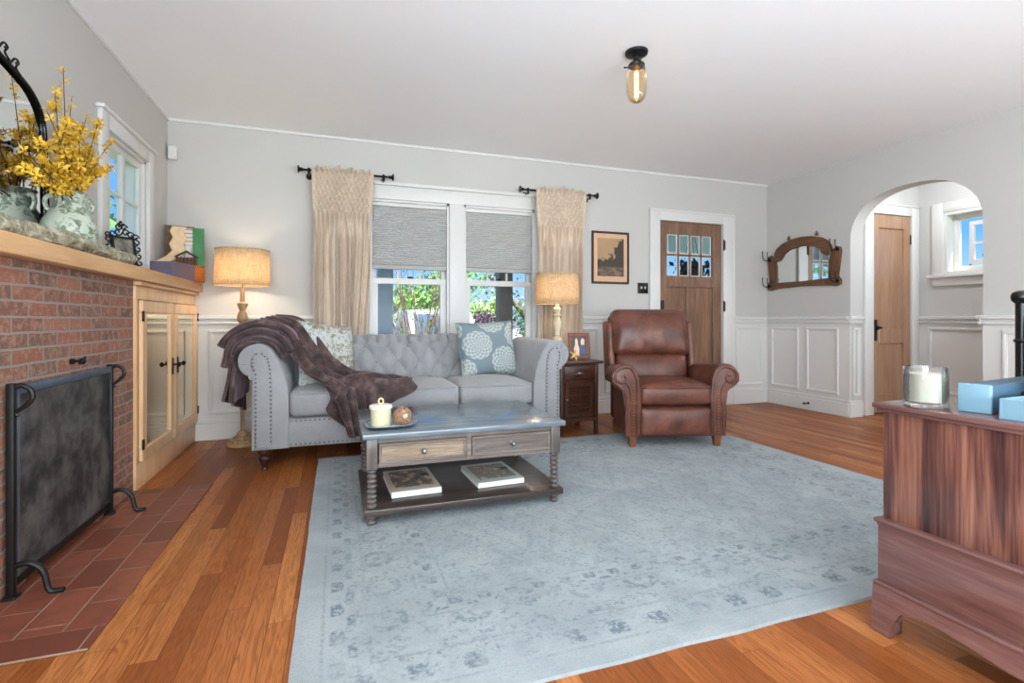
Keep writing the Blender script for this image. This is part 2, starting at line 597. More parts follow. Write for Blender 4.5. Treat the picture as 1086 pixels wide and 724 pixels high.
def rug_material():
    t = NT('faded_wool_rug', 0.95, 0, 0.1)
    x, y, z = t.xyz()
    HX, HY = 1.57, 1.22
    ax = t.m_('ABSOLUTE', x)
    ay = t.m_('ABSOLUTE', y)
    d = t.m_('MINIMUM', t.m_('SUBTRACT', HX, ax), t.m_('SUBTRACT', HY, ay))
    xy = t.vec(x, y, 0.0)
    wear = t.noise(3.2, xy, 5, 0.65)
    fine = t.noise(55.0, xy, 3, 0.7)
    pile = t.noise(420.0, xy, 2, 0.6)
    def band(a, b): return t.m_('MULTIPLY', t.step(d, a - 0.006, a + 0.006), t.m_('SUBTRACT', 1.0, t.step(d, b - 0.006, b + 0.006)))
    def lattice(px, py, th):
        return t.step(t.m_('MULTIPLY', t.m_('SINE', t.m_('MULTIPLY', x, 2 * pi / px)), t.m_('SINE', t.m_('MULTIPLY', y, 2 * pi / py))), th - 0.1, th + 0.12)
    key = t.m_('MULTIPLY', band(0.10, 0.175), lattice(0.15, 0.15, 0.12))
    dot = t.m_('MULTIPLY', band(0.40, 0.46), lattice(0.10, 0.10, 0.1))
    lines = t.m_('MAXIMUM', t.m_('MAXIMUM', band(0.205, 0.217), band(0.375, 0.386)), t.m_('MAXIMUM', band(0.48, 0.49), band(0.075, 0.083)))
    # blossom band: rings around evenly set centres
    rv = t.voro(4.6, xy, 'F1', 0.25, 'Distance', '2D')
    ring = t.m_('MAXIMUM', t.m_('MULTIPLY', t.step(rv, 0.16, 0.2), t.m_('SUBTRACT', 1.0, t.step(rv, 0.28, 0.33))), t.m_('SUBTRACT', 1.0, t.step(rv, 0.05, 0.1)))
    bloss = t.m_('MULTIPLY', band(0.22, 0.37), ring)
    # zigzag stepped field
    zig = t.m_('ABSOLUTE', t.m_('SUBTRACT', t.m_('FRACT', t.m_('MULTIPLY', x, 2.1)), 0.5))
    zz = t.m_('ABSOLUTE', t.m_('SINE', t.m_('MULTIPLY', t.m_('ADD', ay, zig), 15.0)))
    rv2 = t.voro(9.0, xy, 'F1', 0.6, 'Distance', '2D')
    field = t.m_('MULTIPLY', t.step(d, 0.49, 0.51), t.m_('MAXIMUM', t.m_('MULTIPLY', t.step(zz, 0.86, 0.95), 0.35), t.m_('MULTIPLY', t.m_('SUBTRACT', 1.0, t.step(rv2, 0.16, 0.30)), 0.28)))
    pat = t.m_('MAXIMUM', t.m_('MAXIMUM', key, dot), t.m_('MAXIMUM', t.m_('MULTIPLY', lines, 0.55), t.m_('MAXIMUM', t.m_('MULTIPLY', bloss, 0.8), field)))
    keep = t.m_('MULTIPLY', t.step(fine, 0.36, 0.58), t.step(t.noise(5.0, xy, 4, 0.6), 0.33, 0.56))
    mid = t.noise(16.0, xy, 4, 0.7)
    speck = t.m_('MULTIPLY', t.m_('MULTIPLY', t.step(mid, 0.44, 0.62), t.step(fine, 0.44, 0.62)), t.step(d, 0.08, 0.16))
    amt = t.m_('MAXIMUM', t.m_('MULTIPLY', pat, keep, clamp=True), t.m_('MULTIPLY', speck, 0.72))
    base = t.mix(t.step(wear, 0.3, 0.7), S(162, 168, 170), S(140, 148, 151))
    base = t.mix(t.m_('MULTIPLY', t.step(t.noise(120.0, xy), 0.4, 0.7), 0.35), base, S(126, 136, 140))
    col = t.mix(t.m_('MULTIPLY', amt, 0.9), base, S(90, 106, 114))
    t.color(col)
    t.bump(t.m_('ADD', pile, t.m_('MULTIPLY', fine, 0.6)), 0.5, 0.006)
    t.p.inputs['Sheen Weight'].default_value = 0.15
    return t.m
RUG = rug_material()

BLACK = plain('black_iron', S(38, 37, 37), 0.45, 0.6, 0.15, 20, bump=0.15)
BLACKG = plain('black_gloss_metal', S(30, 28, 28), 0.25, 0.5, 0.1, 10)
STEEL = plain('brushed_steel', S(150, 152, 155), 0.3, 0.9, 0.1, 30)
BRONZE = plain('dark_bronze', S(52, 44, 38), 0.4, 0.8, 0.15, 30)
BRASS = plain('aged_brass', S(150, 110, 60), 0.4, 0.8, 0.2, 30)
MIRROR = plain('mirror_silver', S(235, 238, 238), 0.015, 1.0, 0.0)
GLASS = glass('window_glass', (1, 1, 1, 1), 0.0, 0.06)
CABGLASS = glass('cabinet_glass', (0.92, 0.9, 0.86, 1), 0.72, 0.5, S(255, 240, 216))
PINE = wood('honey_pine', S(204, 158, 112), S(222, 180, 136), S(234, 198, 156), 'z', 0.38, 0.6, 0.8, 0.2)
PINEY = wood('honey_pine_shelf', S(188, 140, 92), S(210, 164, 116), S(224, 182, 136), 'y', 0.38, 0.6, 0.8, 0.2)
DOORWOOD = wood('front_door_oak', S(92, 66, 52), S(122, 90, 70), S(148, 112, 88), 'z', 0.38, 0.8, 0.9, 0.15)
CLOSETWOOD = wood('closet_door_fir', S(138, 102, 76), S(160, 122, 94), S(178, 142, 114), 'z', 0.25, 0.6, 0.7, 0.35)

# ================================================================== THE ROOM
XL, XR, YB, H = -1.24, 4.71, 4.56, 2.51
YR = -2.4                       # wall behind the camera
T = 0.16
VX, VY0, VY1 = 5.76, 1.9, 3.60  # vestibule beyond the arch

b = B(); b.box(XL - T, XR + T, YR - T, YB + T, -0.12, 0.0); b.box(XR + T, VX + T, VY0 - 0.1, VY1 + T, -0.12, 0.0)
structure(b.build('floor', FLOOR))
b = B(); b.box(XL - T, XR + T, YR - T, YB + T, H, H + 0.14); b.box(XR + T, VX + T, VY0 - 0.1, VY1 + T, H, H + 0.14)
structure(b.build('ceiling', CEIL))
# back wall with two windows and the front door
W1, W2, WZ0, WZ1 = (0.27, 0.97), (1.11, 1.81), 0.70, 2.01
DX0, DX1, DZ = 3.24, 4.07, 2.01
b = B()
b.box(XL - T, W1[0], YB, YB + T, 0, H); b.box(W1[1], W2[0], YB, YB + T, WZ0, WZ1); b.box(W1[0], W2[1], YB, YB + T, 0, WZ0)
b.box(W1[0], W2[1], YB, YB + T, WZ1, H); b.box(W2[1], DX0, YB, YB + T, 0, H); b.box(DX0, DX1, YB, YB + T, DZ, H); b.box(DX1, XR + T, YB, YB + T, 0, H)
structure(b.build('wall_back', WALL, smooth=0))
# left wall with one window above the mantel shelf
LW0, LW1, LZ0, LZ1 = 3.45, 4.09, 1.31, 2.03
b = B()
b.box(XL - T, XL, YR, LW0, 0, H); b.box(XL - T, XL, LW1, YB, 0, H); b.box(XL - T, XL, LW0, LW1, 0, LZ0); b.box(XL - T, XL, LW0, LW1, LZ1, H)
structure(b.build('wall_left', WALL, smooth=0))
# right wall with a basket arch
AY0, AY1, ASP, ATOP = 2.487, 3.553, 1.70, 2.135
def arch_pts(n=28):
    ym, hw, rise = (AY0 + AY1) / 2, (AY1 - AY0) / 2, ATOP - ASP
    out = []
    for k in range(n + 1):
        a = pi * k / n
        cx, sx = cos(a), sin(a)
        p = 2 / 2.35
        out.append((ym + hw * math.copysign(abs(cx) ** p, cx), ASP + rise * abs(sx) ** p))
    return out
poly = [(YR, 0), (AY0, 0)] + arch_pts()[::-1] + [(AY1, 0), (YB, 0), (YB, H), (YR, H)]
b = B(); b.prism(poly, 'x', XR, XR + 0.15)
structure(b.build('wall_right', WALL, smooth=40))
b = B(); b.box(XL, XR, YR - T, YR, 0, H)
structure(b.build('wall_rear', WALL, smooth=0))
# vestibule beyond the arch
CX0, CX1, CZ = 5.07, 5.63, 2.02
VW0, VW1, VZ0, VZ1 = 2.62, 3.36, 1.40, 2.02
b = B()
b.box(XR + 0.15, CX0, VY1, VY1 + T, 0, H); b.box(CX1, VX + T, VY1, VY1 + T, 0, H); b.box(CX0, CX1, VY1, VY1 + T, CZ, H)
b.box(CX0, CX1, VY1 + T, VY1 + T + 0.03, 0, CZ)
structure(b.build('wall_vestibule', WALL, smooth=0))
b = B()
b.box(VX, VX + T, VY0, VW0, 0, H); b.box(VX, VX + T, VW1, VY1, 0, H); b.box(VX, VX + T, VW0, VW1, 0, VZ0); b.box(VX, VX + T, VW0, VW1, VZ1, H)
b.box(XR + 0.15, VX + T, VY0 - 0.1, VY0, 0, H)
structure(b.build('wall_vestibule_side', WALL, smooth=0))

# ---- wainscot, rails, baseboards
def rail(b, axis, at, sgn, u0, u1):
    for z0, z1, d in ((0.935, 0.955, 0.016), (0.955, 0.985, 0.036), (0.915, 0.935, 0.024)):
        if axis == 'y': b.box(u0, u1, at, at + sgn * d, z0, z1, 0.004, 1)
        else: b.box(at, at + sgn * d, u0, u1, z0, z1, 0.004, 1)
def base(b, axis, at, sgn, u0, u1):
    for z0, z1, d in ((0, 0.135, 0.022), (0.135, 0.165, 0.015)):
        if axis == 'y': b.box(u0, u1, at, at + sgn * d, z0, z1, 0.004, 1)
        else: b.box(at, at + sgn * d, u0, u1, z0, z1, 0.004, 1)
def panel(b, axis, at, sgn, u0, u1, z0=0.205, z1=0.87):
    b.frame(axis, at, u0, u1, z0, z1, 0.022, sgn * 0.016, 0.004)
    b.frame(axis, at, u0 + 0.018, u1 - 0.018, z0 + 0.018, z1 - 0.018, 0.012, sgn * 0.010, 0.003)
WT = 0.006
b = B()
for u0, u1 in ((-1.05, 0.13), (1.94, 3.125), (4.21, XR)):
    b.box(u0, u1, YB - WT, YB, 0, 0.92)
    rail(b, 'y', YB - WT, -1, u0, u1)
for u0, u1 in ((-0.955, -0.45), (-0.37, 0.08), (2.0, 2.5), (2.58, 3.05), (4.255, 4.635)): panel(b, 'y', YB - WT, -1, u0, u1)
structure(b.build('trim_1', WHITE))
b = B()
for u0, u1 in ((-1.05, 0.13), (1.94, 3.125), (4.21, XR)): base(b, 'y', YB - WT, -1, u0, u1)
base(b, 'y', YB - WT, -1, 0.13, 1.94)
structure(b.build('baseboard_back', WHITE))
b = B()
for u0, u1 in ((YR, AY0 - 0.001), (AY1 + 0.001, YB)):
    b.box(XR - WT, XR, u0, u1, 0, 0.92)
    rail(b, 'x', XR - WT, -1, u0, u1)
for u0, u1 in ((4.125, 4.485), (3.665, 4.03), (2.02, 2.36), (1.35, 1.90), (0.65, 1.25), (-0.1, 0.55), (-0.9, -0.2), (-1.7, -1.0)): panel(b, 'x', XR - WT, -1, u0, u1)
# the reveal of the arch: rail turns the corner, a narrow panel below
rail(b, 'y', AY1, -1, XR - 0.03, XR + 0.15)
rail(b, 'y', AY0, 1, XR - 0.03, XR + 0.15)
panel(b, 'y', AY1, -1, XR + 0.03, XR + 0.125)
structure(b.build('trim_2', WHITE))
b = B()
base(b, 'x', XR - WT, -1, AY1, YB); base(b, 'x', XR - WT, -1, YR, AY0)
base(b, 'y', AY1, -1, XR - 0.02, XR + 0.15); base(b, 'y', AY0, 1, XR - 0.02, XR + 0.15)
structure(b.build('baseboard_right', WHITE))
b = B()
b.box(VX - WT, VX, VY0, VY1, 0, 0.92); rail(b, 'x', VX - WT, -1, VY0, VY1); panel(b, 'x', VX - WT, -1, 2.55, 3.50); panel(b, 'x', VX - WT, -1, 1.95, 2.45)
base(b, 'x', VX - WT, -1, VY0, VY1)
structure(b.build('trim_3', WHITE))
b = B()
b.box(XL, XL + 0.012, YR, YB, H - 0.02, H); b.box(XL, XR, YB - 0.012, YB, H - 0.02, H)
structure(b.build('trim_4', WHITE))

# ---- front windows
def front_window(name, x0, x1):
    r = thing(name, None, None, ((x0 + x1) / 2, YB, 0), kind='structure')
    b = B()
    y = YB + 0.02
    # frame lining
    for p in ((x0, x0 + 0.02), (x1 - 0.02, x1)): b.box(p[0], p[1], YB, YB + T, WZ0, WZ1)
    b.box(x0, x1, YB, YB + T, WZ1 - 0.02, WZ1); b.box(x0, x1, YB - 0.04, YB + T, WZ0 - 0.03, WZ0 + 0.01, 0.004)
    b.build('jamb', WHITE, r)
    # upper sash, three lights wide
    b = B()
    xa, xb = x0 + 0.02, x1 - 0.02
    b.frame('y', YB + 0.085, xa, xb, 1.288, 1.99, 0.036, 0.03, 0.003)
    for k in (1, 2):
        xm = xa + 0.036 + (xb - xa - 0.072) * k / 3
        b.box(xm - 0.009, xm + 0.009, YB + 0.09, YB + 0.11, 1.32, 1.97)
    u = b.build('upper_sash', WHITE, r)
    b = B(); b.box(xa + 0.03, xb - 0.03, YB + 0.099, YB + 0.102, 1.31, 1.96); b.build('pane', GLASS, u)
    # lower sash, one light
    b = B()
    b.frame('y', YB + 0.045, xa, xb, 0.71, 1.322, 0.052, 0.034, 0.003)
    l = b.build('lower_sash', WHITE, r)
    b = B(); b.box(xa + 0.04, xb - 0.04, YB + 0.06, YB + 0.063, 0.74, 1.285); b.build('pane', GLASS, l)
    b = B()
    xm = (x0 + x1) / 2 + 0.01
    b.lathe([(0.028, 1.322), (0.028, 1.329), (0.018, 1.337), (0.0, 1.343)], (xm, YB + 0.062), 16)
    b.box(xm - 0.03, xm + 0.012, YB + 0.05, YB + 0.062, 1.329, 1.339, 0.003)
    tag(b.build('sash_lock', BRONZE, r), 'dark bronze sash lock')
    return r
front_window('window_1', *W1)
front_window('window_2', *W2)
# casing round the pair
b = B()
y0 = YB - 0.022
b.box(0.14, W1[0], y0, YB, 0.62, WZ1 + 0.12, 0.004); b.box(W2[1], 1.94, y0, YB, 0.62, WZ1 + 0.12, 0.004); b.box(W1[1], W2[0], y0, YB, 0.62, WZ1, 0.004)
b.box(W1[0], W2[1], y0, YB, WZ1, WZ1 + 0.12, 0.004); b.box(0.12, 1.96, y0 - 0.02, YB, WZ1 + 0.12, WZ1 + 0.15, 0.006); b.box(0.1, 1.98, y0 - 0.035, YB, WZ0 - 0.035, WZ0 - 0.005, 0.006)
structure(b.build('trim_5', WHITE))

# ---- left window above the shelf
r = thing('window_3', None, None, (XL, (LW0 + LW1) / 2, 0), kind='structure')
b = B()
xa = XL - 0.045
b.box(XL - T, XL, LW0, LW0 + 0.02, LZ0, LZ1); b.box(XL - T, XL, LW1 - 0.02, LW1, LZ0, LZ1); b.box(XL - T, XL, LW0, LW1, LZ1 - 0.02, LZ1); b.box(XL - T, XL + 0.015, LW0, LW1, LZ0, LZ0 + 0.02)
b.build('jamb', WHITE, r)
b = B()
b.frame('x', xa, LW0 + 0.02, LW1 - 0.02, LZ0 + 0.02, LZ1 - 0.02, 0.04, 0.025, 0.004)
ym = (LW0 + LW1) / 2
b.box(xa, xa + 0.025, ym - 0.026, ym + 0.026, LZ0 + 0.05, LZ1 - 0.05, 0.003)
b.box(xa + 0.005, xa + 0.022, LW0 + 0.05, ym - 0.026, 1.70, 1.716); b.box(xa + 0.005, xa + 0.022, ym + 0.026, LW1 - 0.05, 1.70, 1.716)
s = b.build('sash', WHITE, r)
b = B(); b.box(xa + 0.016, xa + 0.019, LW0 + 0.05, LW1 - 0.05, LZ0 + 0.05, LZ1 - 0.05); b.build('pane', GLASS, s)
b = B()
b.box(XL, XL + 0.024, LW0 - 0.10, LW0, 1.235, LZ1 + 0.085, 0.004); b.box(XL, XL + 0.024, LW1, LW1 + 0.10, 1.235, LZ1 + 0.085, 0.004)
b.box(XL, XL + 0.024, LW0, LW1, LZ1, LZ1 + 0.085, 0.004); b.box(XL, XL + 0.04, LW0 - 0.12, LW1 + 0.12, LZ1 + 0.085, LZ1 + 0.105, 0.004)
b.box(XL, XL + 0.024, LW0, LW1, 1.235, LZ0, 0.004)
structure(b.build('trim_6', WHITE))

# ---- front door
r = thing('door_1', 'dark oak front door with eight small panes', None, ((DX0 + DX1) / 2, YB, 0), kind='structure')
yd = YB + 0.015
b = B()
def bar(x0, x1, z0, z1): b.box(x0, x1, yd, yd + 0.045, z0, z1, 0.003, 1)
gx0, gx1, gz0, gz1 = 3.352, 3.952, 1.425, 1.875
bar(DX0, 3.345, 0.005, DZ - 0.003); bar(3.955, DX1, 0.005, DZ - 0.003)
bar(3.345, 3.955, gz1, DZ - 0.003); bar(3.345, 3.955, 1.305, gz0); bar(3.345, 3.955, 0.005, 0.24); bar(3.60, 3.70, 0.24, 1.305)
b.box(3.34, 3.96, yd + 0.018, yd + 0.03, 0.23, 1.31)
for k in range(1, 4):
    xm = gx0 + (gx1 - gx0) * k / 4
    b.box(xm - 0.013, xm + 0.013, yd + 0.008, yd + 0.036, gz0, gz1, 0.003, 1)
b.box(3.345, 3.955, yd + 0.008, yd + 0.036, 1.642, 1.664, 0.003, 1)
dl = b.build('door_leaf', DOORWOOD, r)
b = B()
for k in range(4):
    for z0, z1 in ((gz0, 1.642), (1.664, gz1)):
        w = (gx1 - gx0) / 4
        xa2, xb2 = gx0 + w * k + 0.012, gx0 + w * (k + 1) - 0.012
        b.box(xa2, xb2, yd + 0.02, yd + 0.024, z0, z1)
b.build('pane', GLASS, dl)
b = B()
for k in range(4):
    for z0, z1 in ((gz0, 1.642), (1.664, gz1)):
        w = (gx1 - gx0) / 4
        b.frame('y', yd + 0.012, gx0 + w * k + 0.013, gx0 + w * (k + 1) - 0.013, z0 + 0.001, z1 - 0.001, 0.009, 0.014, 0.002)
tag(b.build('glazing_bevels', plain('lit_bevel_edge', S(206, 222, 222), 0.2), dl, smooth=0), 'bevelled glass edges painted pale as if lit')  # light caught along the pane edges, painted as pale frames
for zc in (1.78, 1.10, 0.28):
    b = B()
    b.box(DX1 + 0.001, DX1 + 0.024, YB - 0.026, YB - 0.021, zc - 0.05, zc + 0.05, 0.002)
    b.lathe([(0.0, zc - 0.062), (0.009, zc - 0.058), (0.009, zc + 0.058), (0.0, zc + 0.062)], (DX1 + 0.002, YB - 0.026), 10)
    tag(b.build('hinge', BRONZE, r), 'dark bronze hinge')
b = B()
b.box(3.262, 3.31, yd - 0.006, yd, 0.94, 1.16, 0.004); b.lathe([(0.012, 0), (0.012, 0.035), (0.026, 0.04), (0.03, 0.055), (0.02, 0.07), (0, 0.072)], axis='y', o=(3.286, yd - 0.07, 1.0), seg=16)
tag(b.build('handle', BRONZE, r), 'dark bronze knob and plate')
b = B()
b.box(3.118, DX0, YB - 0.022, YB, 0, DZ + 0.105, 0.004); b.box(DX1, 4.215, YB - 0.022, YB, 0, DZ + 0.105, 0.004); b.box(DX0, DX1, YB - 0.022, YB, DZ, DZ + 0.105, 0.004)
b.frame('y', YB - 0.03, 3.108, 4.225, -0.05, DZ + 0.115, 0.02, 0.03, 0.003)
b.box(DX0 - 0.012, DX0 + 0.001, YB - 0.001, YB + T, 0, DZ); b.box(DX1 - 0.001, DX1 + 0.012, YB - 0.001, YB + T, 0, DZ)
for v in list(b.bm.verts):
    if v.co.z < 0: v.co.z = 0.0
structure(b.build('trim_7', WHITE))

# ---- closet door in the vestibule
r = thing('door_2', 'warm brown two panel closet door beyond the arch', None, ((CX0 + CX1) / 2, VY1, 0), kind='structure')
b = B()
ya = VY1 - 0.004
def bar2(x0, x1, z0, z1): b.box(x0, x1, ya, ya + 0.04, z0, z1, 0.003, 1)
cw = 0.098
bar2(CX0 + 0.004, CX0 + cw, 0.01, CZ - 0.004); bar2(CX1 - cw, CX1 - 0.004, 0.01, CZ - 0.004)
for z0, z1 in ((0.01, 0.20), (0.71, 0.86), (1.88, CZ - 0.004)): bar2(CX0 + cw, CX1 - cw, z0, z1)
b.box(CX0 + 0.09, CX1 - 0.09, ya + 0.016, ya + 0.03, 0.18, 1.9)
dl = b.build('door_leaf', CLOSETWOOD, r)
b = B()
b.box(CX0 + 0.02, CX0 + 0.066, ya - 0.006, ya, 0.74, 0.95, 0.004)
b.lathe([(0.010, 0), (0.010, 0.03), (0.022, 0.036), (0.027, 0.05), (0.02, 0.062), (0, 0.066)], axis='y', o=(CX0 + 0.043, ya - 0.068, 0.87), seg=16)
tag(b.build('handle', BRONZE, dl), 'dark bronze knob and plate')
for zc in (1.78, 0.3):
    b = B(); b.box(CX1 - 0.012, CX1 + 0.022, ya - 0.008, ya + 0.0, zc - 0.05, zc + 0.05, 0.002)
    tag(b.build('hinge', BRONZE, dl), 'dark bronze hinge')
b = B()
b.box(4.95, CX0, VY1 - 0.024, VY1, 0, CZ + 0.09, 0.004); b.box(CX1, 5.735, VY1 - 0.024, VY1, 0, CZ + 0.09, 0.004); b.box(CX0, CX1, VY1 - 0.024, VY1, CZ, CZ + 0.09, 0.004); b.box(4.94, 5.745, VY1 - 0.035, VY1, CZ + 0.09, CZ + 0.105, 0.004)
structure(b.build('trim_8', WHITE))

# ---- vestibule window, its sash standing open
r = thing('window_4', None, None, (VX, (VW0 + VW1) / 2, 0), kind='structure')
b = B()
b.frame('x', VX - 0.02, VW0, VW1, VZ0, VZ1, 0.03, T + 0.02)
b.frame('x', VX + 0.09, VW0 + 0.03, VW1 - 0.03, VZ0 + 0.03, VZ1 - 0.03, 0.05, 0.03, 0.003)
b.build('jamb', WHITE, r)
b = B()
b.frame('x', VX + 0.03, VW0 + 0.05, 3.17, 1.49, 1.90, 0.04, 0.03, 0.003)
b.box(VX + 0.035, VX + 0.055, VW0 + 0.06, 3.15, 1.68, 1.70); b.box(VX + 0.035, VX + 0.055, 2.92, 2.94, 1.5, 1.89)
s = b.build('sash', WHITE, r)
b = B(); b.box(VX + 0.043, VX + 0.046, VW0 + 0.08, 3.14, 1.52, 1.87); b.build('pane', GLASS, s)
b = B()
b.box(VX - 0.028, VX, VW1, VW1 + 0.10, VZ0, VZ1 + 0.10, 0.004); b.box(VX - 0.028, VX, VW0 - 0.1, VW0, VZ0, VZ1 + 0.10, 0.004); b.box(VX - 0.028, VX, VW0, VW1, VZ1, VZ1 + 0.10, 0.004)
b.box(VX - 0.06, VX, VW0 - 0.13, VW1 + 0.13, VZ0 - 0.03, VZ0, 0.006); b.box(VX - 0.024, VX, VW0 - 0.1, VW1 + 0.1, VZ0 - 0.11, VZ0 - 0.03, 0.004)
structure(b.build('trim_9', WHITE))
point('vestibule_ceiling_lamp', (5.15, 2.7, 2.28), 19, (0.86, 0.94, 1.0), 0.06)

# ================================================================== FIREPLACE SIDE
FX, CABX = -1.062, -1.05
r = thing('fireplace', 'red brick fireplace chimney breast under the wooden mantel shelf', 'fireplace', (-1.15, 2.4, 0))
b = B()
b.box(XL + 0.001, FX, 0.9, 2.30, 0, 1.163); b.box(XL + 0.001, FX, 2.88, 3.31, 0, 1.163); b.box(XL + 0.001, FX, 2.30, 2.88, 0.62, 1.163)
b.build('brick_surround', BRICK, r, smooth=0)
b = B()
b.box(XL + 0.001, XL + 0.02, 2.30, 2.88, 0, 0.62)
tag(b.build('firebox', plain('soot', S(24, 22, 21), 0.9, var=0.3, scale=14), r), 'sooty black firebox back')
b = B()
b.lathe([(0.012, 0), (0.012, 0.012), (0.006, 0.014), (0.006, 0.03), (0.013, 0.034), (0.015, 0.045), (0.008, 0.052), (0, 0.053)], axis='x', o=(FX, 2.62, 0.775), seg=14)
b.tube([(FX + 0.04, 2.60, 0.765), (FX + 0.042, 2.645, 0.79)], 0.005)
tag(b.build('damper_knob', BLACK, r), 'black iron damper knob')
b = B()
b.box(FX, -0.675, 1.765, 3.31, 0.0, 0.008, 0.003, 1)
tag(b.build('hearth', HEARTH, r, smooth=0), 'red quarry tile hearth')

# ---- mantel shelf running on over the cabinet
r = thing('mantel_shelf', 'long honey wood mantel shelf over the brick and cabinet', 'mantel shelf', (-1.12, 2.7, 1.155))
b = B(); b.box(XL + 0.001, -1.0, 0.9, YB - 0.002, 1.165, 1.236, 0.006); b.build('shelf_board', PINEY, r)
b = B(); b.box(XL + 0.001, -1.025, 3.315, YB - 0.002, 1.141, 1.165, 0.005); b.build('bed_mould', PINEY, r)

# ---- built-in cabinet with two glazed doors
r = thing('built_in_cabinet', 'honey pine built-in cabinet with two glazed doors beside the brick fireplace', 'cabinet', (-1.13, 3.93, 0))
b = B()
cx = CABX
b.box(XL + 0.001, cx - 0.02, 3.312, YB - 0.001, 0, 0.14); b.box(XL + 0.001, cx, 3.312, YB - 0.001, 1.065, 1.14, 0.003)
b.box(cx - 0.02, cx, 3.312, 3.345, 0.14, 1.065); b.box(cx - 0.02, cx, 4.53, YB - 0.001, 0.14, 1.065); b.box(cx - 0.02, cx, 3.925, 3.955, 0.14, 1.065)
b.box(cx - 0.02, cx, 3.312, YB - 0.001, 0.0, 0.15, 0.003)
b.box(XL + 0.001, XL + 0.012, 3.312, YB - 0.001, 0.0, 1.14); b.box(XL + 0.002, cx - 0.02, 3.312, 3.325, 0.0, 1.14); b.box(XL + 0.002, cx - 0.02, YB - 0.014, YB - 0.001, 0.0, 1.14)
b.box(XL + 0.002, cx - 0.03, 3.32, YB - 0.015, 0.52, 0.54); b.box(XL + 0.002, cx - 0.03, 3.32, YB - 0.015, 0.80, 0.82)
b.build('cabinet_body', PINE, r)
for (y0, y1, hy, ky) in ((3.347, 3.925, 3.350, 3.885), (3.955, 4.53, 4.527, 3.995)):
    b = B()
    b.frame('x', cx, y0, y1, 0.155, 1.06, 0.07, 0.022, 0.004)
    b.frame('x', cx + 0.004, y0 + 0.066, y1 - 0.066, 0.221, 0.994, 0.008, 0.012, 0.002)
    d = b.build('door', PINE, r)
    b = B(); b.box(cx + 0.008, cx + 0.011, y0 + 0.065, y1 - 0.065, 0.22, 0.995)
    tag(b.build('glass_pane', CABGLASS, d), 'shiny glass door pane')
    b = B()
    b.box(cx + 0.022, cx + 0.028, ky - 0.014, ky + 0.014, 0.59, 0.70, 0.003)
    b.lathe([(0.006, 0), (0.006, 0.022), (0.014, 0.026), (0.017, 0.036), (0.010, 0.044), (0, 0.046)], axis='x', o=(cx + 0.026, ky, 0.655), seg=14)
    tag(b.build('knob', BLACK, d), 'black iron knob')
    for zc in (0.97, 0.25):
        b = B(); b.box(cx + 0.02, cx + 0.028, hy - 0.012, hy + 0.014, zc - 0.03, zc + 0.03, 0.003)
        tag(b.build('hinge', BLACK, d), 'black iron hinge')

# ---- fire screen
r = thing('fireplace_screen', 'black iron mesh fireplace screen standing on the red tile hearth', 'fire screen', (-1.04, 2.56, 0.008))
sx = -1.04
b = B()
for y in (2.165, 2.952): b.box(sx - 0.011, sx + 0.011, y - 0.011, y + 0.011, 0.008, 0.735, 0.003)
for y in (2.165, 2.952): b.box(sx - 0.02, sx + 0.02, y - 0.02, y + 0.02, 0.008, 0.018, 0.002)
b.box(sx - 0.008, sx + 0.006, 2.165, 2.952, 0.04, 0.07, 0.003)
b.build('frame', BLACK, r)
b = B()
b.box(sx - 0.006, sx + 0.010, 2.177, 2.940, 0.695, 0.725, 0.003); b.box(sx - 0.006, sx + 0.009, 2.178, 2.197, 0.07, 0.695, 0.003)
tag(b.build('mesh_rim', plain('sky_glint_steel', S(112, 126, 142), 0.38, 0.7, 0.15, 20), r), 'grey steel rim with painted sky glint')  # bluish sky reflection on the bars put into their base colour
t = NT('fine_wire_mesh', 0.6)
x, y, z = t.xyz('Object')
tr = t.n('BsdfTransparent')
mx = t.n('MixShader')
t.color(t.mix(t.step(t.noise(7.0, None, 5, 0.65), 0.35, 0.68), S(62, 60, 60), S(124, 122, 120)))
t.p.inputs['Metallic'].default_value = 0.4
wv = t.m_('MAXIMUM', t.m_('SINE', t.m_('MULTIPLY', y, 2400.0)), t.m_('SINE', t.m_('MULTIPLY', z, 2400.0)))
t.t.links.new(t.m_('ADD', 0.55, t.m_('MULTIPLY', t.step(wv, -0.2, 0.5), 0.30)), mx.inputs[0])
t.t.links.new(tr.outputs[0], mx.inputs[1]); t.t.links.new(t.p.outputs[0], mx.inputs[2]); t.t.links.new(mx.outputs[0], t.out.inputs[0])
b = B(); b.box(sx - 0.003, sx + 0.001, 2.175, 2.942, 0.06, 0.70)
tag(b.build('mesh_panel', t.m, r), 'fine grey wire mesh')
for y in (2.165, 2.952):
    b = B()
    b.tube(spline([(sx, y, 0.712), (sx + 0.022, y + 0.004, 0.726), (sx + 0.048, y + 0.006, 0.712), (sx + 0.054, y + 0.006, 0.682), (sx + 0.034, y + 0.005, 0.656), (sx + 0.012, y + 0.003, 0.636), (sx + 0.018, y + 0.003, 0.622)], 6), [0.0085] * 25 + [0.007] * 6 + [0.006] * 6, 8)
    b.build('handle', BLACK, r)
    b = B()
    b.tube(spline([(sx + 0.008, y, 0.115), (sx + 0.05, y, 0.12), (sx + 0.085, y, 0.09), (sx + 0.10, y, 0.03), (sx + 0.115, y, 0.014), (sx + 0.145, y, 0.014)], 6), 0.010, 8)
    b.build('foot', BLACK, r)

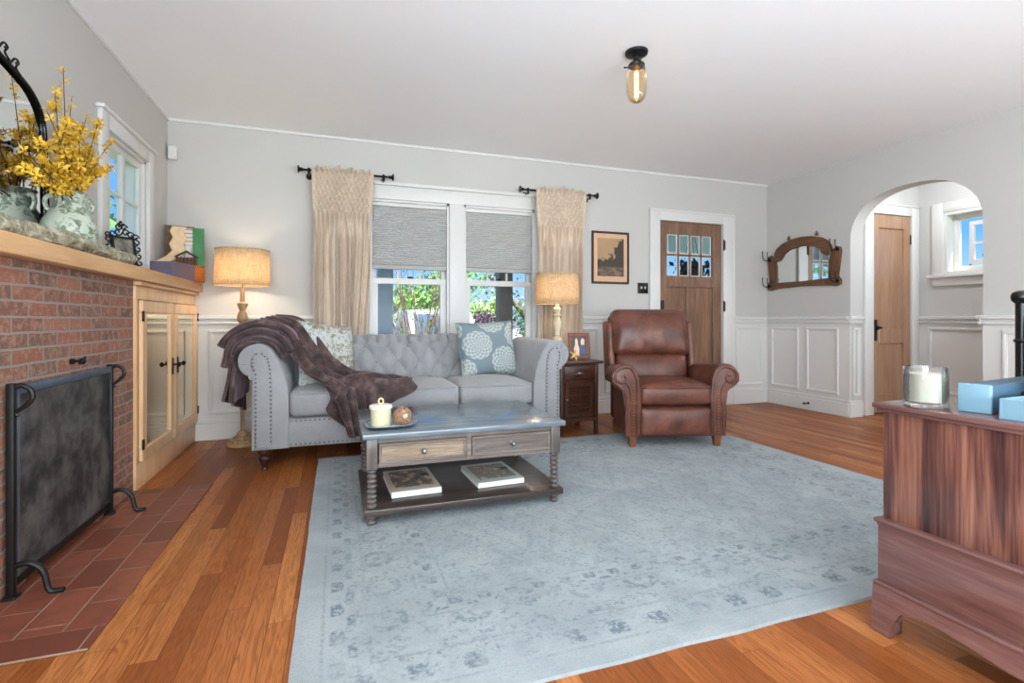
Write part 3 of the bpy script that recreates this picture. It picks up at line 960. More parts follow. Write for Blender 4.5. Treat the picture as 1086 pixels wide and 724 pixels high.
# ---- arched mirror leaning over the shelf
YC, RW = 2.02, 0.70
def arch_half(off=0.0):
    pts = [(2.742, 1.245), (2.73, 1.517), (2.72, 1.70), (2.708, 1.797), (2.667, 1.865), (2.599, 1.910), (2.51, 1.935), (2.42, 1.955), (2.30, 1.985), (2.16, 2.005), (YC, 2.012)]
    return pts
right = [(y + 0.035 * max(0.0, (y - YC)) / 0.7, z) for y, z in arch_half()]
left = [(2 * YC - y, z) for y, z in right[::-1][1:]]
out = right + left
xm = -1.205
r = thing('mantel_mirror', 'tall arched wall mirror in a thin black frame above the mantel', 'mirror', (xm, YC, 1.238))
pts = spline([(xm, y, z) for y, z in out], 4)
b = B()
b.tube(pts, 0.0080, 8)
b.tube([(xm + 0.006, y + (YC - y) * 0.012, 1.238 + (z - 1.238) * 0.988) for x, y, z in pts], 0.004, 6)
b.tube([(xm, out[0][0], 1.25), (xm, out[-1][0], 1.25)], 0.012, 8)
b.build('frame', BLACKG, r)
b = B()
for k in range(-7, 8):
    a = k / 7
    yc, zc = YC + a * 0.50, 2.055 - 0.10 * a * a
    b.tube(spline([(xm, yc - 0.03, zc - 0.02), (xm + 0.012, yc - 0.015, zc + 0.018), (xm + 0.012, yc + 0.012, zc + 0.012), (xm + 0.005, yc + 0.008, zc - 0.008), (xm + 0.01, yc + 0.03, zc - 0.03)], 4), 0.0042, 6)
    b.ball((xm + 0.012, yc, zc + 0.006), 0.0065, 8)
b.build('crest', BLACKG, r)
b = B()
pg = [(y, z) for x, y, z in pts]
b.prism(pg, 'x', xm - 0.016, xm - 0.006)
tag(b.build('mirror_glass', MIRROR, r, smooth=0), 'silvered mirror glass')

# ---- vase
VXc, VYc = -1.12, 2.75
t = NT('green_toile_glaze', 0.28)
f = t.m_('MULTIPLY', t.step(t.noise(34.0, None, 5, 0.7, 0.8), 0.47, 0.56), t.step(t.noise(9.0), 0.36, 0.50))
t.color(t.mix(f, t.mix(t.noise(5.0), S(200, 204, 188), S(176, 188, 168)), S(108, 122, 104)))
VASE = t.m
r = thing('vase', 'pale green glazed vase with dark leaf pattern and two handles on mantel', 'vase', (VXc, VYc, 1.236))
b = B()
prof = [(0.0, 0), (0.066, 0.0), (0.072, 0.008), (0.092, 0.05), (0.101, 0.09), (0.097, 0.13), (0.080, 0.17), (0.062, 0.20), (0.053, 0.225), (0.054, 0.25), (0.063, 0.268), (0.068, 0.274), (0.062, 0.277), (0.048, 0.255), (0.046, 0.22), (0.056, 0.18), (0.0, 0.16)]
fine = spline([(p[0], 0, p[1]) for p in prof], 4)
b.lathe([(max(p.x, 0), 1.236 + p.z) for p in fine], (VXc, VYc), 36)
b.build('body', VASE, r)
for s in (-1, 1):
    b = B()
    dx, dy = 0.93 * s, 0.37 * s
    q = [(0.050, 0.248), (0.064, 0.254), (0.076, 0.242), (0.079, 0.222), (0.073, 0.20), (0.062, 0.188)]
    b.tube(spline([(VXc + dx * a, VYc + dy * a, 1.236 + c) for a, c in q], 5), 0.009, 8)
    b.build('handle', VASE, r)

# ---- forsythia branches standing in the vase
STEM = plain('brown_twig', S(74, 52, 38), 0.7, var=0.2, scale=60)
t = NT('yellow_blossom', 0.6)
t.color(t.ramp(t.noise(30.0), [(0.3, S(184, 140, 24)), (0.55, S(218, 172, 40)), (0.75, S(230, 196, 76))]))
t.p.inputs['Subsurface Weight'].default_value = 0.0
BLOOM = t.m
LEAFG = plain('young_leaf', S(110, 112, 44), 0.6, var=0.2, scale=40)
rng = random.Random(11)
tips = [(-1.120, 2.699, 2.040), (-1.080, 2.536, 1.878), (-1.050, 2.411, 1.749), (-1.150, 2.847, 1.966), (-1.120, 2.917, 1.910), (-1.100, 2.982, 1.901), (-1.080, 3.089, 1.856), (-1.060, 2.966, 1.680), (-1.030, 2.302, 1.599), (-1.040, 2.241, 1.544), (-1.050, 2.196, 1.452), (-1.020, 2.589, 1.696), (-1.000, 2.211, 1.454), (-1.170, 3.108, 1.780)]
def flower(b, p, d, sz, rng):
    d = d.normalized()
    a = d.orthogonal().normalized()
    c = d.cross(a)
    ph = rng.random() * pi
    for k in range(4):
        an = ph + k * pi / 2 + rng.uniform(-0.2, 0.2)
        e = a * cos(an) + c * sin(an)
        w = d.cross(e)
        tip = p + e * sz + d * sz * 0.35
        m1, m2 = p + e * sz * 0.55 + w * sz * 0.24 + d * sz * 0.25, p + e * sz * 0.55 - w * sz * 0.24 + d * sz * 0.25
        v = [b.bm.verts.new(q) for q in (p, m1, tip, m2)]
        b.bm.faces.new(v)
for i, tp in enumerate(tips):
    r = thing('forsythia_branch', 'twig of yellow forsythia blossom rising from the green vase', 'branch', (VXc, VYc, 1.40), group='forsythia branches in the green vase')
    an = rng.uniform(0, 6.28)
    st = Vector((VXc + 0.025 * cos(an), VYc + 0.025 * sin(an), 1.43))
    tp = Vector(tp)
    mid = st.lerp(tp, 0.5) + Vector((rng.uniform(-.015, .015), rng.uniform(-.015, .015), 0.025))
    path = spline([st, st.lerp(tp, 0.12) + Vector((0, 0, 0.05)), mid, tp], 9)
    bs, bl = B(), B()
    n = len(path)
    bs.tube(path, [0.0036 * (1 - 0.65 * k / n) for k in range(n)], 6)
    segs = [path[11::1]]
    for q in range(4):
        k = rng.randint(10, n - 4)
        base_p = path[k]
        dr = Vector((rng.uniform(-.6, .6), rng.uniform(-1, 1), rng.uniform(.5, 1.2))).normalized() * rng.uniform(.05, .11)
        sub = spline([base_p, base_p + dr * 0.5 + Vector((0, 0, .006)), base_p + dr], 5)
        bs.tube(sub, [0.0022 * (1 - 0.5 * j / len(sub)) for j in range(len(sub))], 5)
        segs.append(sub[2:])
    bs.build('twig', STEM, r)
    for sg in segs:
        for p in sg:
            for q in range(rng.choice((0, 1, 1, 1, 2))):
                d = Vector((rng.uniform(-1, 1), rng.uniform(-1, 1), rng.uniform(-.3, 1)))
                flower(bl, p + d * 0.008, d, rng.uniform(0.016, 0.026), rng)
    o = bl.build('blossoms', BLOOM, r, smooth=0)
    tag(o, 'small yellow blossoms', kind='stuff')

# ---- lichen-grey birch log along the shelf
t = NT('lichen_bark', 0.95, 0, 0.1)
f = t.noise(22.0, None, 6, 0.7, 0.4)
g = t.noise(70.0, None, 4, 0.7)
c = t.ramp(f, [(0.30, S(76, 66, 50)), (0.43, S(150, 142, 120)), (0.56, S(196, 190, 166)), (0.72, S(222, 218, 198))])
t.color(t.mix(t.step(g, 0.5, 0.68), c, S(140, 146, 118)))
t.bump(t.m_('ADD', f, t.m_('MULTIPLY', g, 0.5)), 1.0, 0.012)
b = B()
def logpt(u, v):
    y = 1.55 + u * 1.66
    rad = 0.036 * (1.0 - 0.10 * u)
    a = 2 * pi * v
    n = noise.noise(Vector((y * 9, cos(a) * 1.5, sin(a) * 1.5))) * 0.30 + noise.noise(Vector((y * 30, cos(a) * 4, sin(a) * 4))) * 0.16
    rad *= 1 + n
    return (-1.043 + 0.008 * sin(y * 5) + rad * cos(a), y, 1.236 + 0.034 + rad * sin(a) + 0.004 * sin(y * 8))
V = b.surf(logpt, 140, 18, cv=True)
b.cap(V[0][::-1]); b.cap(V[-1])
o = b.build('birch_log', t.m)
tag(o, 'long lichen grey bark log lying along the mantel edge', 'log')
for v in o.data.vertices:
    if v.co.z < 1.237: v.co.z = 1.237

# ---- ornate black photo frame on the shelf
r = thing('photo_frame', 'small ornate black scrollwork photo frame standing before the side window', 'photo frame', (-1.10, 3.33, 1.236), radians(52))
def L(x, z, y=0.0): return (x, y + z * 0.18, z)
b = B()
for (x0, x1, z0, z1) in ((-0.062, -0.05, 0.02, 0.175), (0.05, 0.062, 0.02, 0.175), (-0.062, 0.062, 0.02, 0.032), (-0.062, 0.062, 0.163, 0.175)):
    q = [L(x0, z0, -.006), L(x1, z0, -.006), L(x1, z1, -.006), L(x0, z1, -.006)]
    A = [b.bm.verts.new(p) for p in q]; C = [b.bm.verts.new((p[0], p[1] + .014, p[2])) for p in q]
    b.bm.faces.new(A); b.bm.faces.new(C[::-1])
    for k in range(4): b.bm.faces.new((A[k], A[(k + 1) % 4], C[(k + 1) % 4], C[k]))
def curl(cx, cz, rad, a0, turns, fl=1):
    pts = []
    for k in range(22):
        tt = k / 21
        a = a0 + fl * turns * 2 * pi * tt
        q = rad * (1 - 0.75 * tt)
        pts.append(L(cx + q * cos(a), cz + q * sin(a)))
    b.tube(pts, 0.0042, 6)
for s in (-1, 1):
    for z in (0.035, 0.075, 0.115, 0.155): curl(s * 0.078, z, 0.02, pi / 2, 1.1, s)
    for k in range(3): curl(s * (0.02 + 0.026 * k), 0.198 - 0.010 * k, 0.021, 0, 1.1, s)
    curl(s * 0.016, 0.228, 0.018, 0, 1.1, s)
    b.tube([L(s * 0.07, 0.0), L(s * 0.06, 0.03)], 0.006, 6)
for c in ((0, 0.255), (-0.012, 0.243), (0.012, 0.243), (0, 0.235)): b.ball(L(*c), 0.009, 8)
b.build('scroll_frame', BLACK, r, local=True)
b = B()
q = [L(-.052, .03), L(.052, .03), L(.052, .165), L(-.052, .165)]
A = [b.bm.verts.new(p) for p in q]; C = [b.bm.verts.new((p[0], p[1] + .004, p[2])) for p in q]
b.bm.faces.new(A); b.bm.faces.new(C[::-1])
for k in range(4): b.bm.faces.new((A[k], A[(k + 1) % 4], C[(k + 1) % 4], C[k]))
t = NT('old_photograph', 0.3)
t.color(t.ramp(t.noise(16.0, None, 3), [(0.35, S(70, 70, 66)), (0.5, S(128, 124, 110)), (0.65, S(150, 146, 132))]))
tag(b.build('photograph', t.m, r, local=True, smooth=0), 'faded grey photograph')
b = B(); b.tube([(0, .10, 0.003), (0, .03, 0.14)], 0.005, 6); b.build('easel_leg', BLACK, r, local=True)

# ---- wooden crate of books at the shelf's end
ORANGE = wood('orange_crate_wood', S(168, 92, 38), S(196, 112, 48), S(214, 132, 64), 'x', 0.45, 1.0)
t = NT('printed_crate_panel', 0.6)
x, y, z = t.xyz('Object')
t.color(t.mix(t.step(t.noise(22.0, t.vec(t.m_('MULTIPLY', x, 0.5), z, 0.0), 4), 0.36, 0.62), S(120, 92, 84), S(88, 104, 138)))
PRINT = t.m
CR = thing('wooden_crate', 'small wooden crate with faded blue printed side on the shelf end', 'crate', (-1.052, 4.115, 1.236), atan2(4.42 - 3.81, -0.943 + 1.11))
# local x runs along the long face, local -y faces the room
b = B()
x0, cl, cd, chh = -0.06, 0.40, 0.165, 0.118
b.box(x0 + 0.26, x0 + cl, 0.0, cd, 0.0, chh - 0.012, 0.002); b.box(x0, x0 + 0.27, 0.01, cd, 0, chh - 0.004, 0.002)
for k in range(4): b.box(x0 + 0.275 + k * 0.034, x0 + 0.293 + k * 0.034, 0.0, 0.012, chh - 0.014, chh + 0.004)
b.box(x0 + 0.26, x0 + cl, 0.02, cd, chh - 0.014, chh - 0.001, 0.002)
b.build('crate_body', ORANGE, CR, local=True)
b = B(); b.box(x0 - 0.004, x0 + 0.26, -0.004, 0.012, 0.0, chh, 0.002); b.box(x0 - 0.006, x0 + 0.006, 0.010, cd, 0.0, chh, 0.002)
tag(b.build('printed_panel', PRINT, CR, local=True, smooth=0), 'faded blue printed side board')
cm = root_matrix(CR)
def at_crate(lx, ly, lz): return cm @ Vector((lx, ly, lz))
def crate_block(name, mat, label, cat, c, w, d, h, lean, rz):
    b = B()
    b.box(-w / 2, w / 2, -d / 2, d / 2, 0, h, 0.002)
    for v in b.bm.verts: v.co.y += v.co.z * lean
    b.bm.transform(Matrix.Translation((c[0], c[1], 1.3545)) @ Matrix.Rotation(radians(rz), 4, 'Z'))
    return tag(b.build(name, mat), label, cat)
t = NT('picture_book_cover', 0.45)
x, y, z = t.xyz('Generated')
pic = t.ramp(t.noise(5.0, t.coord('Generated'), 3), [(0.38, S(96, 128, 84)), (0.5, S(206, 196, 186)), (0.65, S(222, 206, 198))])
t.color(t.mix(t.step(z, 0.50, 0.58), pic, t.mix(t.step(t.m_('SINE', t.m_('MULTIPLY', z, 60.0)), 0.55, 0.75), S(216, 208, 202), S(166, 132, 118))))
crate_block('picture_book', t.m, 'pale illustrated book standing upright on the crate beside the green book', 'book', (-1.085, 4.385), 0.145, 0.016, 0.285, 0.05, 14)
crate_block('green_book', plain('green_cloth', S(62, 126, 74), 0.6, var=0.15, scale=14), 'tall green book standing at the room end of the crate', 'book', (-0.995, 4.405), 0.075, 0.03, 0.29, 0.04, 14)
crate_block('brown_board', plain('rough_brown_board', S(112, 88, 70), 0.8, var=0.4, scale=26), 'rough brown board standing behind the books on the crate', 'board', (-1.125, 4.425), 0.19, 0.012, 0.305, 0.03, 14)
# curling paper scroll
b = B()
def scroll(u, v):
    a = [(0.03, 0.285), (0.015, 0.245), (0.035, 0.20), (0.012, 0.15), (0.03, 0.10), (-0.01, 0.055), (-0.05, 0.03), (-0.085, 0.012)]
    k = v * (len(a) - 1); i = min(int(k), len(a) - 2); f = k - i
    f = f * f * (3 - 2 * f)
    zx, zz = a[i][0] * (1 - f) + a[i + 1][0] * f, a[i][1] * (1 - f) + a[i + 1][1] * f
    return (zx - 0.045 + 0.09 * u, -0.05 * v + 0.01 * u, zz)
b.surf(scroll, 6, 40)
b.bm.transform(Matrix.Translation((-1.135, 4.335, 1.356)) @ Matrix.Rotation(radians(14), 4, 'Z'))
o = b.build('paper_scroll', plain('tan_paper', S(222, 192, 150), 0.7, var=0.1, scale=20))
mod(o, 'SOLIDIFY', thickness=0.003)
tag(o, 'curling tan paper scroll standing before the books on the crate', 'scroll')
# tiny log house standing on the crate
h = thing('toy_cabin', 'tiny dark log cabin ornament in front of the pale book on the crate', 'ornament', (-1.10, 4.275, 1.3545), radians(14))
b = B()
for k in range(6): b.tube([(0.0 + k * 0.022, 0, 0.0), (0.0 + k * 0.022, 0, 0.055)], 0.008, 8)
b.box(-0.004, 0.115, 0.0, 0.04, 0.0, 0.05)
b.build('log_walls', plain('dark_log', S(96, 58, 42), 0.7, var=0.3, scale=40), h, local=True)
b = B(); b.prism([(-0.016, 0.052), (0.055, 0.095), (0.127, 0.052), (0.127, 0.06), (0.055, 0.105), (-0.016, 0.06)], 'y', -0.012, 0.045)
b.build('roof', plain('dark_roof', S(58, 44, 38), 0.7, var=0.3, scale=40), h, local=True)

# ---- motion detector
b = B()
b.rbox((XL + 0.045, YB - 0.035, 2.235), (0.06, 0.05, 0.105), 0.012, 8)
o = tag(b.build('motion_sensor', WHITE), 'small white motion sensor high in the corner', 'sensor')

# ================================================================== SEATING
SOFA = fabric('grey_linen', S(136, 136, 138), S(160, 160, 162), 0.9, 380, 0.25)
NAIL = plain('dark_nailhead', S(92, 88, 86), 0.4, 0.6, 0.1, 20)
DKWOOD = wood('dark_turned_wood', S(40, 22, 16), S(58, 32, 24), S(80, 46, 34), 'z', 0.35)
SXC, SYF, SYB = 0.547, 3.50, 4.38
sofa = thing('sofa', 'grey tufted rolled arm sofa with nailhead trim under the front windows', 'sofa', (SXC, 3.95, 0))
b = B()
b.box(SXC - 1.00, SXC + 1.00, SYF + 0.02, SYB - 0.02, 0.13, 0.315, 0.015)
b.build('seat_frame', SOFA, sofa)
def arm_outline(grow=0.0):
    """rolled arm in x,z about its own inner edge; outer side is negative x"""
    pts = [(-0.215, 0.13), (-0.215, 0.575)]
    cxa, cza, ra = -0.185, 0.69, 0.108
    for k in range(15):
        a = radians(255 - k * 15)
        pts.append((cxa + ra * cos(a), cza + ra * sin(a)))
    pts += [(-0.075, 0.715), (-0.035, 0.64), (-0.012, 0.55), (-0.002, 0.45), (0.0, 0.34), (0.0, 0.13)]
    return pts
for s in (-1, 1):
    xin = SXC + s * 0.838
    b = B()
    b.prism([(xin - s * p[0], p[1]) if s > 0 else (xin + p[0], p[1]) for p in arm_outline()], 'y', SYF, SYB - 0.05, 0.018, 3)
    a = b.build('rolled_arm', SOFA, sofa, smooth=50)
    b = B()
    inner = [(-0.195, 0.145), (-0.195, 0.62), (-0.215, 0.66), (-0.215, 0.71), (-0.19, 0.745), (-0.15, 0.745), (-0.115, 0.71), (-0.10, 0.64), (-0.095, 0.50), (-0.095, 0.145)]
    b.prism([(xin - s * p[0], p[1]) if s > 0 else (xin + p[0], p[1]) for p in inner], 'y', SYF - 0.010, SYF + 0.01, 0.006, 2)
    ap = b.build('arm_panel', SOFA, sofa, smooth=50)
    b = B()
    path = [(-0.188, 0.16), (-0.188, 0.61), (-0.205, 0.66), (-0.205, 0.705), (-0.185, 0.735), (-0.152, 0.735), (-0.122, 0.705), (-0.108, 0.64), (-0.103, 0.50), (-0.103, 0.16)]
    for i in range(len(path) - 1):
        if i == 5:
            tag(b.build('nailhead_trim', NAIL, ap), 'dark metal nailheads')
            b = B()
        p0, p1 = path[i], path[i + 1]
        n = max(1, int(round(hypot(p1[0] - p0[0], p1[1] - p0[1]) / 0.026)))
        for k in range(n):
            q = (p0[0] + (p1[0] - p0[0]) * k / n, p0[1] + (p1[1] - p0[1]) * k / n)
            b.ball((xin - s * q[0] if s > 0 else xin + q[0], SYF - 0.012, q[1]), 0.0062, 8, (1, 0.6, 1))
    tag(b.build('nailhead_trim', NAIL, ap), 'dark metal nailheads')
    # pleats radiating on the roll
    b = B()
    for k in range(9):
        a0 = radians(215 - k * 22)
        cxa, cza = -0.185, 0.69
        p = [(cxa + q * cos(a0), cza + q * sin(a0)) for q in (0.058, 0.085, 0.102)]
        b.tube([(xin - s * u[0] if s > 0 else xin + u[0], SYF - 0.002 + 0.004 * i, u[1]) for i, u in enumerate(p)], [0.003, 0.004, 0.002], 6)
    b.build('pleats', SOFA, a)
for z in (0.15, 0.30):
    b = B()
    n = int(1.65 / 0.028)
    for k in range(n + 1):
        b.ball((SXC - 0.825 + 1.65 * k / n, SYF + 0.018, z), 0.0055, 8, (1, 0.6, 1))
    tag(b.build('nailhead_trim', NAIL, sofa), 'dark metal nailheads')
# tufted back
BX0, BX1 = SXC - 0.85, SXC + 0.85
PW, PH = 0.0830, 0.123                      # diamond pitch
def back_profile(v):
    pts = [(4.06, 0.36), (4.085, 0.46), (4.105, 0.56), (4.125, 0.66), (4.14, 0.74), (4.165, 0.79), (4.21, 0.812), (4.27, 0.808), (4.32, 0.775), (4.335, 0.70), (4.335, 0.45), (4.335, 0.14)]
    k = v * (len(pts) - 1); i = min(int(k), len(pts) - 2); f = k - i
    a, c, d, e2 = pts[max(i - 1, 0)], pts[i], pts[i + 1], pts[min(i + 2, len(pts) - 1)]
    cat = lambda q: 0.5 * (2 * c[q] + (d[q] - a[q]) * f + (2 * a[q] - 5 * c[q] + 4 * d[q] - e2[q]) * f * f + (3 * c[q] - a[q] - 3 * d[q] + e2[q]) * f ** 3)
    return cat(0), cat(1)
ZB = 0.745
def backpt(u, v):
    x = BX0 + (BX1 - BX0) * u
    y, z = back_profile(v)
    if v < 0.62:
        zz = z if y < 4.15 else 0.79 + (y - 4.15) * 0.8
        p = (x - SXC) / PW + (zz - ZB) / PH
        q = (x - SXC) / PW - (zz - ZB) / PH
        d = abs(sin(pi * p / 2 + 0.0)) * abs(sin(pi * q / 2))
        if zz > ZB + 0.01:                # above the last buttons: straight pleats
            d2 = abs(sin(pi * (x - SXC) / PW / 1.0 + 0.0)) ** 1.0
            w = min(1, (zz - ZB) / 0.03)
            d = d * (1 - w) + d2 * w
        hgt = 0.040 * (d ** 0.5)
        fade = max(0.0, min(1.0, (0.62 - v) / 0.12))
        hgt = hgt * fade + 0.03 * (1 - fade)
        # push along the outward normal
        y2, z2 = back_profile(min(v + 0.01, 1)); y1, z1 = back_profile(max(v - 0.01, 0))
        ty, tz = y2 - y1, z2 - z1
        l = hypot(ty, tz) or 1
        ny, nz = -tz / l, ty / l
        return (x, y + ny * (hgt - 0.012), z + nz * (hgt - 0.012))
    return (x, y, z)
b = B()
V = b.surf(backpt, 220, 90)
b.cap(V[0]); b.cap(V[-1][::-1])
bk = b.build('tufted_back', SOFA, sofa, smooth=60)
b = B(); b.ball((0, 0, 0), 0.012, 10, (1, 0.6, 1))
btn = b.build('button', SOFA, bk, local=True)
rm = root_matrix(sofa).inverted()
first = True
for row in range(0, 4):
    zrow = ZB - row * PH
    for k in range(-10, 11):
        # lattice points: p and q both even
        if (k + row) % 2: continue
        xk = SXC + k * PW
        if abs(xk - SXC) > 0.82 or zrow < 0.48: continue
        pos = rm @ Vector((xk, 4.128 - (ZB - zrow) * 0.16 - 0.0, zrow))
        if first: btn.location = pos; first = False
        else: copy_part(btn, bk, pos)
# seat cushions
cw = 1.676 / 3
for k in range(3):
    b = B()
    cx0 = SXC - 0.838 + cw * (k + 0.5)
    def puff(p, w):
        if w.z > -0.5: p.z += 0.022 * (1 - w.x * w.x) * (1 - w.y * w.y) * (w.z + 0.5)
        if w.y < 0: p.y -= 0.012 * (1 - w.x * w.x) * (1 - w.z * w.z) * -w.y
        return p
    b.rbox((cx0, 3.785, 0.405), (cw - 0.006, 0.57, 0.165), 0.035, 14, puff)
    cu = b.build('seat_cushion', SOFA, sofa, smooth=60)
    b = B()
    hx = cw / 2 - 0.010
    b.tube([(cx0 - hx, 4.05, 0.474), (cx0 - hx, 3.52, 0.472), (cx0 - hx + 0.02, 3.501, 0.472), (cx0, 3.491, 0.474), (cx0 + hx - 0.02, 3.501, 0.472), (cx0 + hx, 3.52, 0.472), (cx0 + hx, 4.05, 0.474)], 0.0055, 8)
    b.build('piping', SOFA, cu)
for sx_ in (-0.98, 0.98):
    for yy in (3.535, 4.30):
        b = B()
        prof = [(0.017, 0.0), (0.019, 0.008), (0.014, 0.018), (0.018, 0.03), (0.030, 0.055), (0.036, 0.075), (0.030, 0.088), (0.022, 0.094), (0.033, 0.102), (0.038, 0.115), (0.038, 0.132)]
        b.lathe(prof, (SXC + sx_, yy), 20)
        tag(b.build('leg', DKWOOD, sofa), 'dark turned wooden leg')

# ---- throw pillows
def pillow(name, mat, c, w, h, th, rot, label, group=None):
    r = thing(name, label, 'pillow', c)
    b = B()
    R = rot.to_matrix()
    def side(sg):
        def f(u, v):
            a, q = 2 * u - 1, 2 * v - 1
            pin = 1 - 0.055 * (1 - a * a), 1 - 0.055 * (1 - q * q)
            t = ((1 - a ** 4) * (1 - q ** 4)) ** 0.55
            wr = noise.noise(Vector((a * 2.2 + sg, q * 2.2, 3.1))) * 0.010 * t
            p = Vector((a * w / 2 * pin[1], -sg * (th / 2 * t + wr), q * h / 2 * pin[0]))
            return R @ p
        return f
    b.surf(side(1), 26, 26)
    b.surf(side(-1), 26, 26, flip=True)
    b.build('cover', mat, r, local=True, smooth=80, weld=True)
    b = B()
    ring = []
    for k in range(80):
        s_ = k / 20
        e_, f_ = int(s_), (s_ % 1) * 2 - 1
        q = [(f_, -1), (1, f_), (-f_, 1), (-1, -f_)][e_]
        ring.append(R @ Vector((q[0] * w / 2 * (1 - 0.055 * (1 - q[1] ** 2)), 0, q[1] * h / 2 * (1 - 0.055 * (1 - q[0] ** 2)))))
    b.tube(ring, 0.004, 6, closed=True)
    b.build('seam', mat, r, local=True)
    return r
from mathutils import Euler
t = NT('medallion_print', 0.9, 0, 0.15)
mp = t.n('Mapping')
mp.inputs['Scale'].default_value = (1.78, 1.70, 1); mp.inputs['Rotation'].default_value = (0, 0, radians(33)); mp.inputs['Location'].default_value = (0.10, -0.05, 0)
t.t.links.new(t.coord('UV'), mp.inputs[0])
vn = t.t.nodes.new('ShaderNodeTexVoronoi'); vn.voronoi_dimensions = '2D'; vn.inputs['Randomness'].default_value = 0.0; vn.inputs['Scale'].default_value = 1.0
t.t.links.new(mp.outputs[0], vn.inputs['Vector'])
dist = vn.outputs['Distance']
sub = t.n('VectorMath'); sub.operation = 'SUBTRACT'
t.t.links.new(mp.outputs[0], sub.inputs[0]); t.t.links.new(vn.outputs['Position'], sub.inputs[1])
sp = t.n('SeparateXYZ'); t.t.links.new(sub.outputs[0], sp.inputs[0])
ang = t.m_('ARCTAN2', sp.outputs[1], sp.outputs[0])
pet = t.m_('SINE', t.m_('MULTIPLY', ang, 12.0))
rings = t.m_('SINE', t.m_('MULTIPLY', dist, 46.0))
pat = t.m_('MULTIPLY', pet, rings)
inside = t.m_('SUBTRACT', 1.0, t.step(dist, 0.45, 0.468))
lace = t.m_('MULTIPLY', inside, t.m_('ADD', 0.30, t.m_('MULTIPLY', t.step(t.m_('ADD', pat, t.m_('MULTIPLY', t.m_('SUBTRACT', t.noise(60.0), 0.5), 1.5)), -0.25, 0.25), 0.7)))
t.color(t.mix(lace, S(122, 136, 144), S(184, 189, 187)))
t.bump(lace, 0.2, 0.003)
MEDAL = t.m
pillow('throw_pillow', MEDAL, (1.165, 3.975, 0.715), 0.50, 0.45, 0.15, Euler((radians(-14), radians(-2), radians(8)), 'XYZ'), 'blue-grey pillow with round lace medallions at the sofa end by the lamp', 'sofa pillows')
t = NT('damask_print', 0.9, 0, 0.15)
d1 = t.noise(46.0, None, 5, 0.75, 1.0)
d2 = t.noise(9.0, None, 3, 0.6, 0.8)
sel = t.m_('ADD', t.m_('MULTIPLY', d1, 0.7), t.m_('MULTIPLY', d2, 0.3))
t.color(t.ramp(sel, [(0.40, S(176, 188, 192)), (0.48, S(206, 208, 204)), (0.53, S(150, 142, 122)), (0.60, S(122, 116, 100))]))
DAMASK = t.m
pillow('throw_pillow', DAMASK, (-0.07, 3.93, 0.69), 0.46, 0.48, 0.16, Euler((radians(-16), radians(7), radians(34)), 'XYZ'), 'pale damask pillow half covered by the brown throw', 'sofa pillows')

# ---- brown plush throw over the arm
t = NT('brown_plush', 0.75, 0, 0.25)
f = t.noise(12.0, None, 4, 0.6)
t.color(t.ramp(f, [(0.35, S(56, 43, 43)), (0.55, S(84, 66, 65)), (0.7, S(118, 97, 95))]))
t.p.inputs['Sheen Weight'].default_value = 0.6
t.p.inputs['Sheen Roughness'].default_value = 0.35
t.p.inputs['Sheen Tint'].default_value = S(196, 178, 190)
t.bump(t.noise(260.0, None, 2), 0.3, 0.004)
PLUSH = t.m
thr = thing('throw_blanket', 'brown plush throw draped over the sofa arm onto the seat', 'blanket', (-0.30, 3.75, 0.8))
AXC, AZC = -0.476, 0.69
def layer(b, k, a0, a1, ext0, ext1, y0, y1, th, wig):
    """one fold of cloth round the arm: k = radius, from angle a0 (outer) to a1 (inner), straight ends ext0, ext1"""
    pth = []
    n = 20
    if ext0: 
        for q in range(6): pth.append((AXC + k * cos(a0) - 0.02 * (1 - q / 6), AZC + k * sin(a0) - ext0 * (1 - q / 6)))
    for q in range(n + 1):
        a = a0 + (a1 - a0) * q / n
        pth.append((AXC + k * cos(a), AZC + k * sin(a)))
    lx, lz = pth[-1]
    for q in range(1, 6): pth.append((lx + 0.14 * q / 5 * min(1, ext1 * 4), lz - ext1 * q / 5))
    N = len(pth)
    def f(u, v):
        i = min(int(u * (N - 1)), N - 2); fr = u * (N - 1) - i
        x = pth[i][0] * (1 - fr) + pth[i + 1][0] * fr; z = pth[i][1] * (1 - fr) + pth[i + 1][1] * fr
        tx, tz = pth[i + 1][0] - pth[i][0], pth[i + 1][1] - pth[i][1]
        l = hypot(tx, tz) or 1
        nx, nz = -tz / l, tx / l
        a = 2 * pi * v
        cy, cn = cos(a), sin(a)
        e_ = 0.28
        yy = (y0 + y1) / 2 + (y1 - y0) / 2 * math.copysign(abs(cy) ** e_, cy)
        rr = th / 2 * math.copysign(abs(cn) ** 0.8, cn)
        wv = noise.noise(Vector((x * 5, yy * 6, z * 5 + k * 9))) * wig
        return (x + nx * (rr + wv), yy + 0.05 * noise.noise(Vector((u * 3, k * 20, 1.0))) + 0.014 * sin(u * 9 + k * 30), z + nz * (rr + wv))
    V = b.surf(f, 60, 40, cv=True)
    b.cap(V[0][::-1]); b.cap(V[-1])
b = B()
layer(b, 0.138, radians(190), radians(28), 0.24, 0.05, 3.57, 4.16, 0.042, 0.016)
layer(b, 0.182, radians(172), radians(34), 0.06, 0.05, 3.56, 4.10, 0.050, 0.020)
layer(b, 0.232, radians(150), radians(40), 0.03, 0.04, 3.60, 4.12, 0.058, 0.030)
b.build('folded_bundle', PLUSH, thr, smooth=80)
b = B()
# hanging edge on the outer side
def hang(u, v):
    y = 3.58 + 0.60 * u
    top, bot = 0.72, 0.45 - 0.17 * u
    z = top + (bot - top) * v
    return (AXC - 0.155 - 0.055 * v * (1 - u * 0.8) + 0.014 * sin(u * 17 + v * 2), y, z)
b.surf(hang, 40, 16)
o = b.build('hanging_edge', PLUSH, thr, smooth=80)
mod(o, 'SOLIDIFY', thickness=0.016, offset=0)
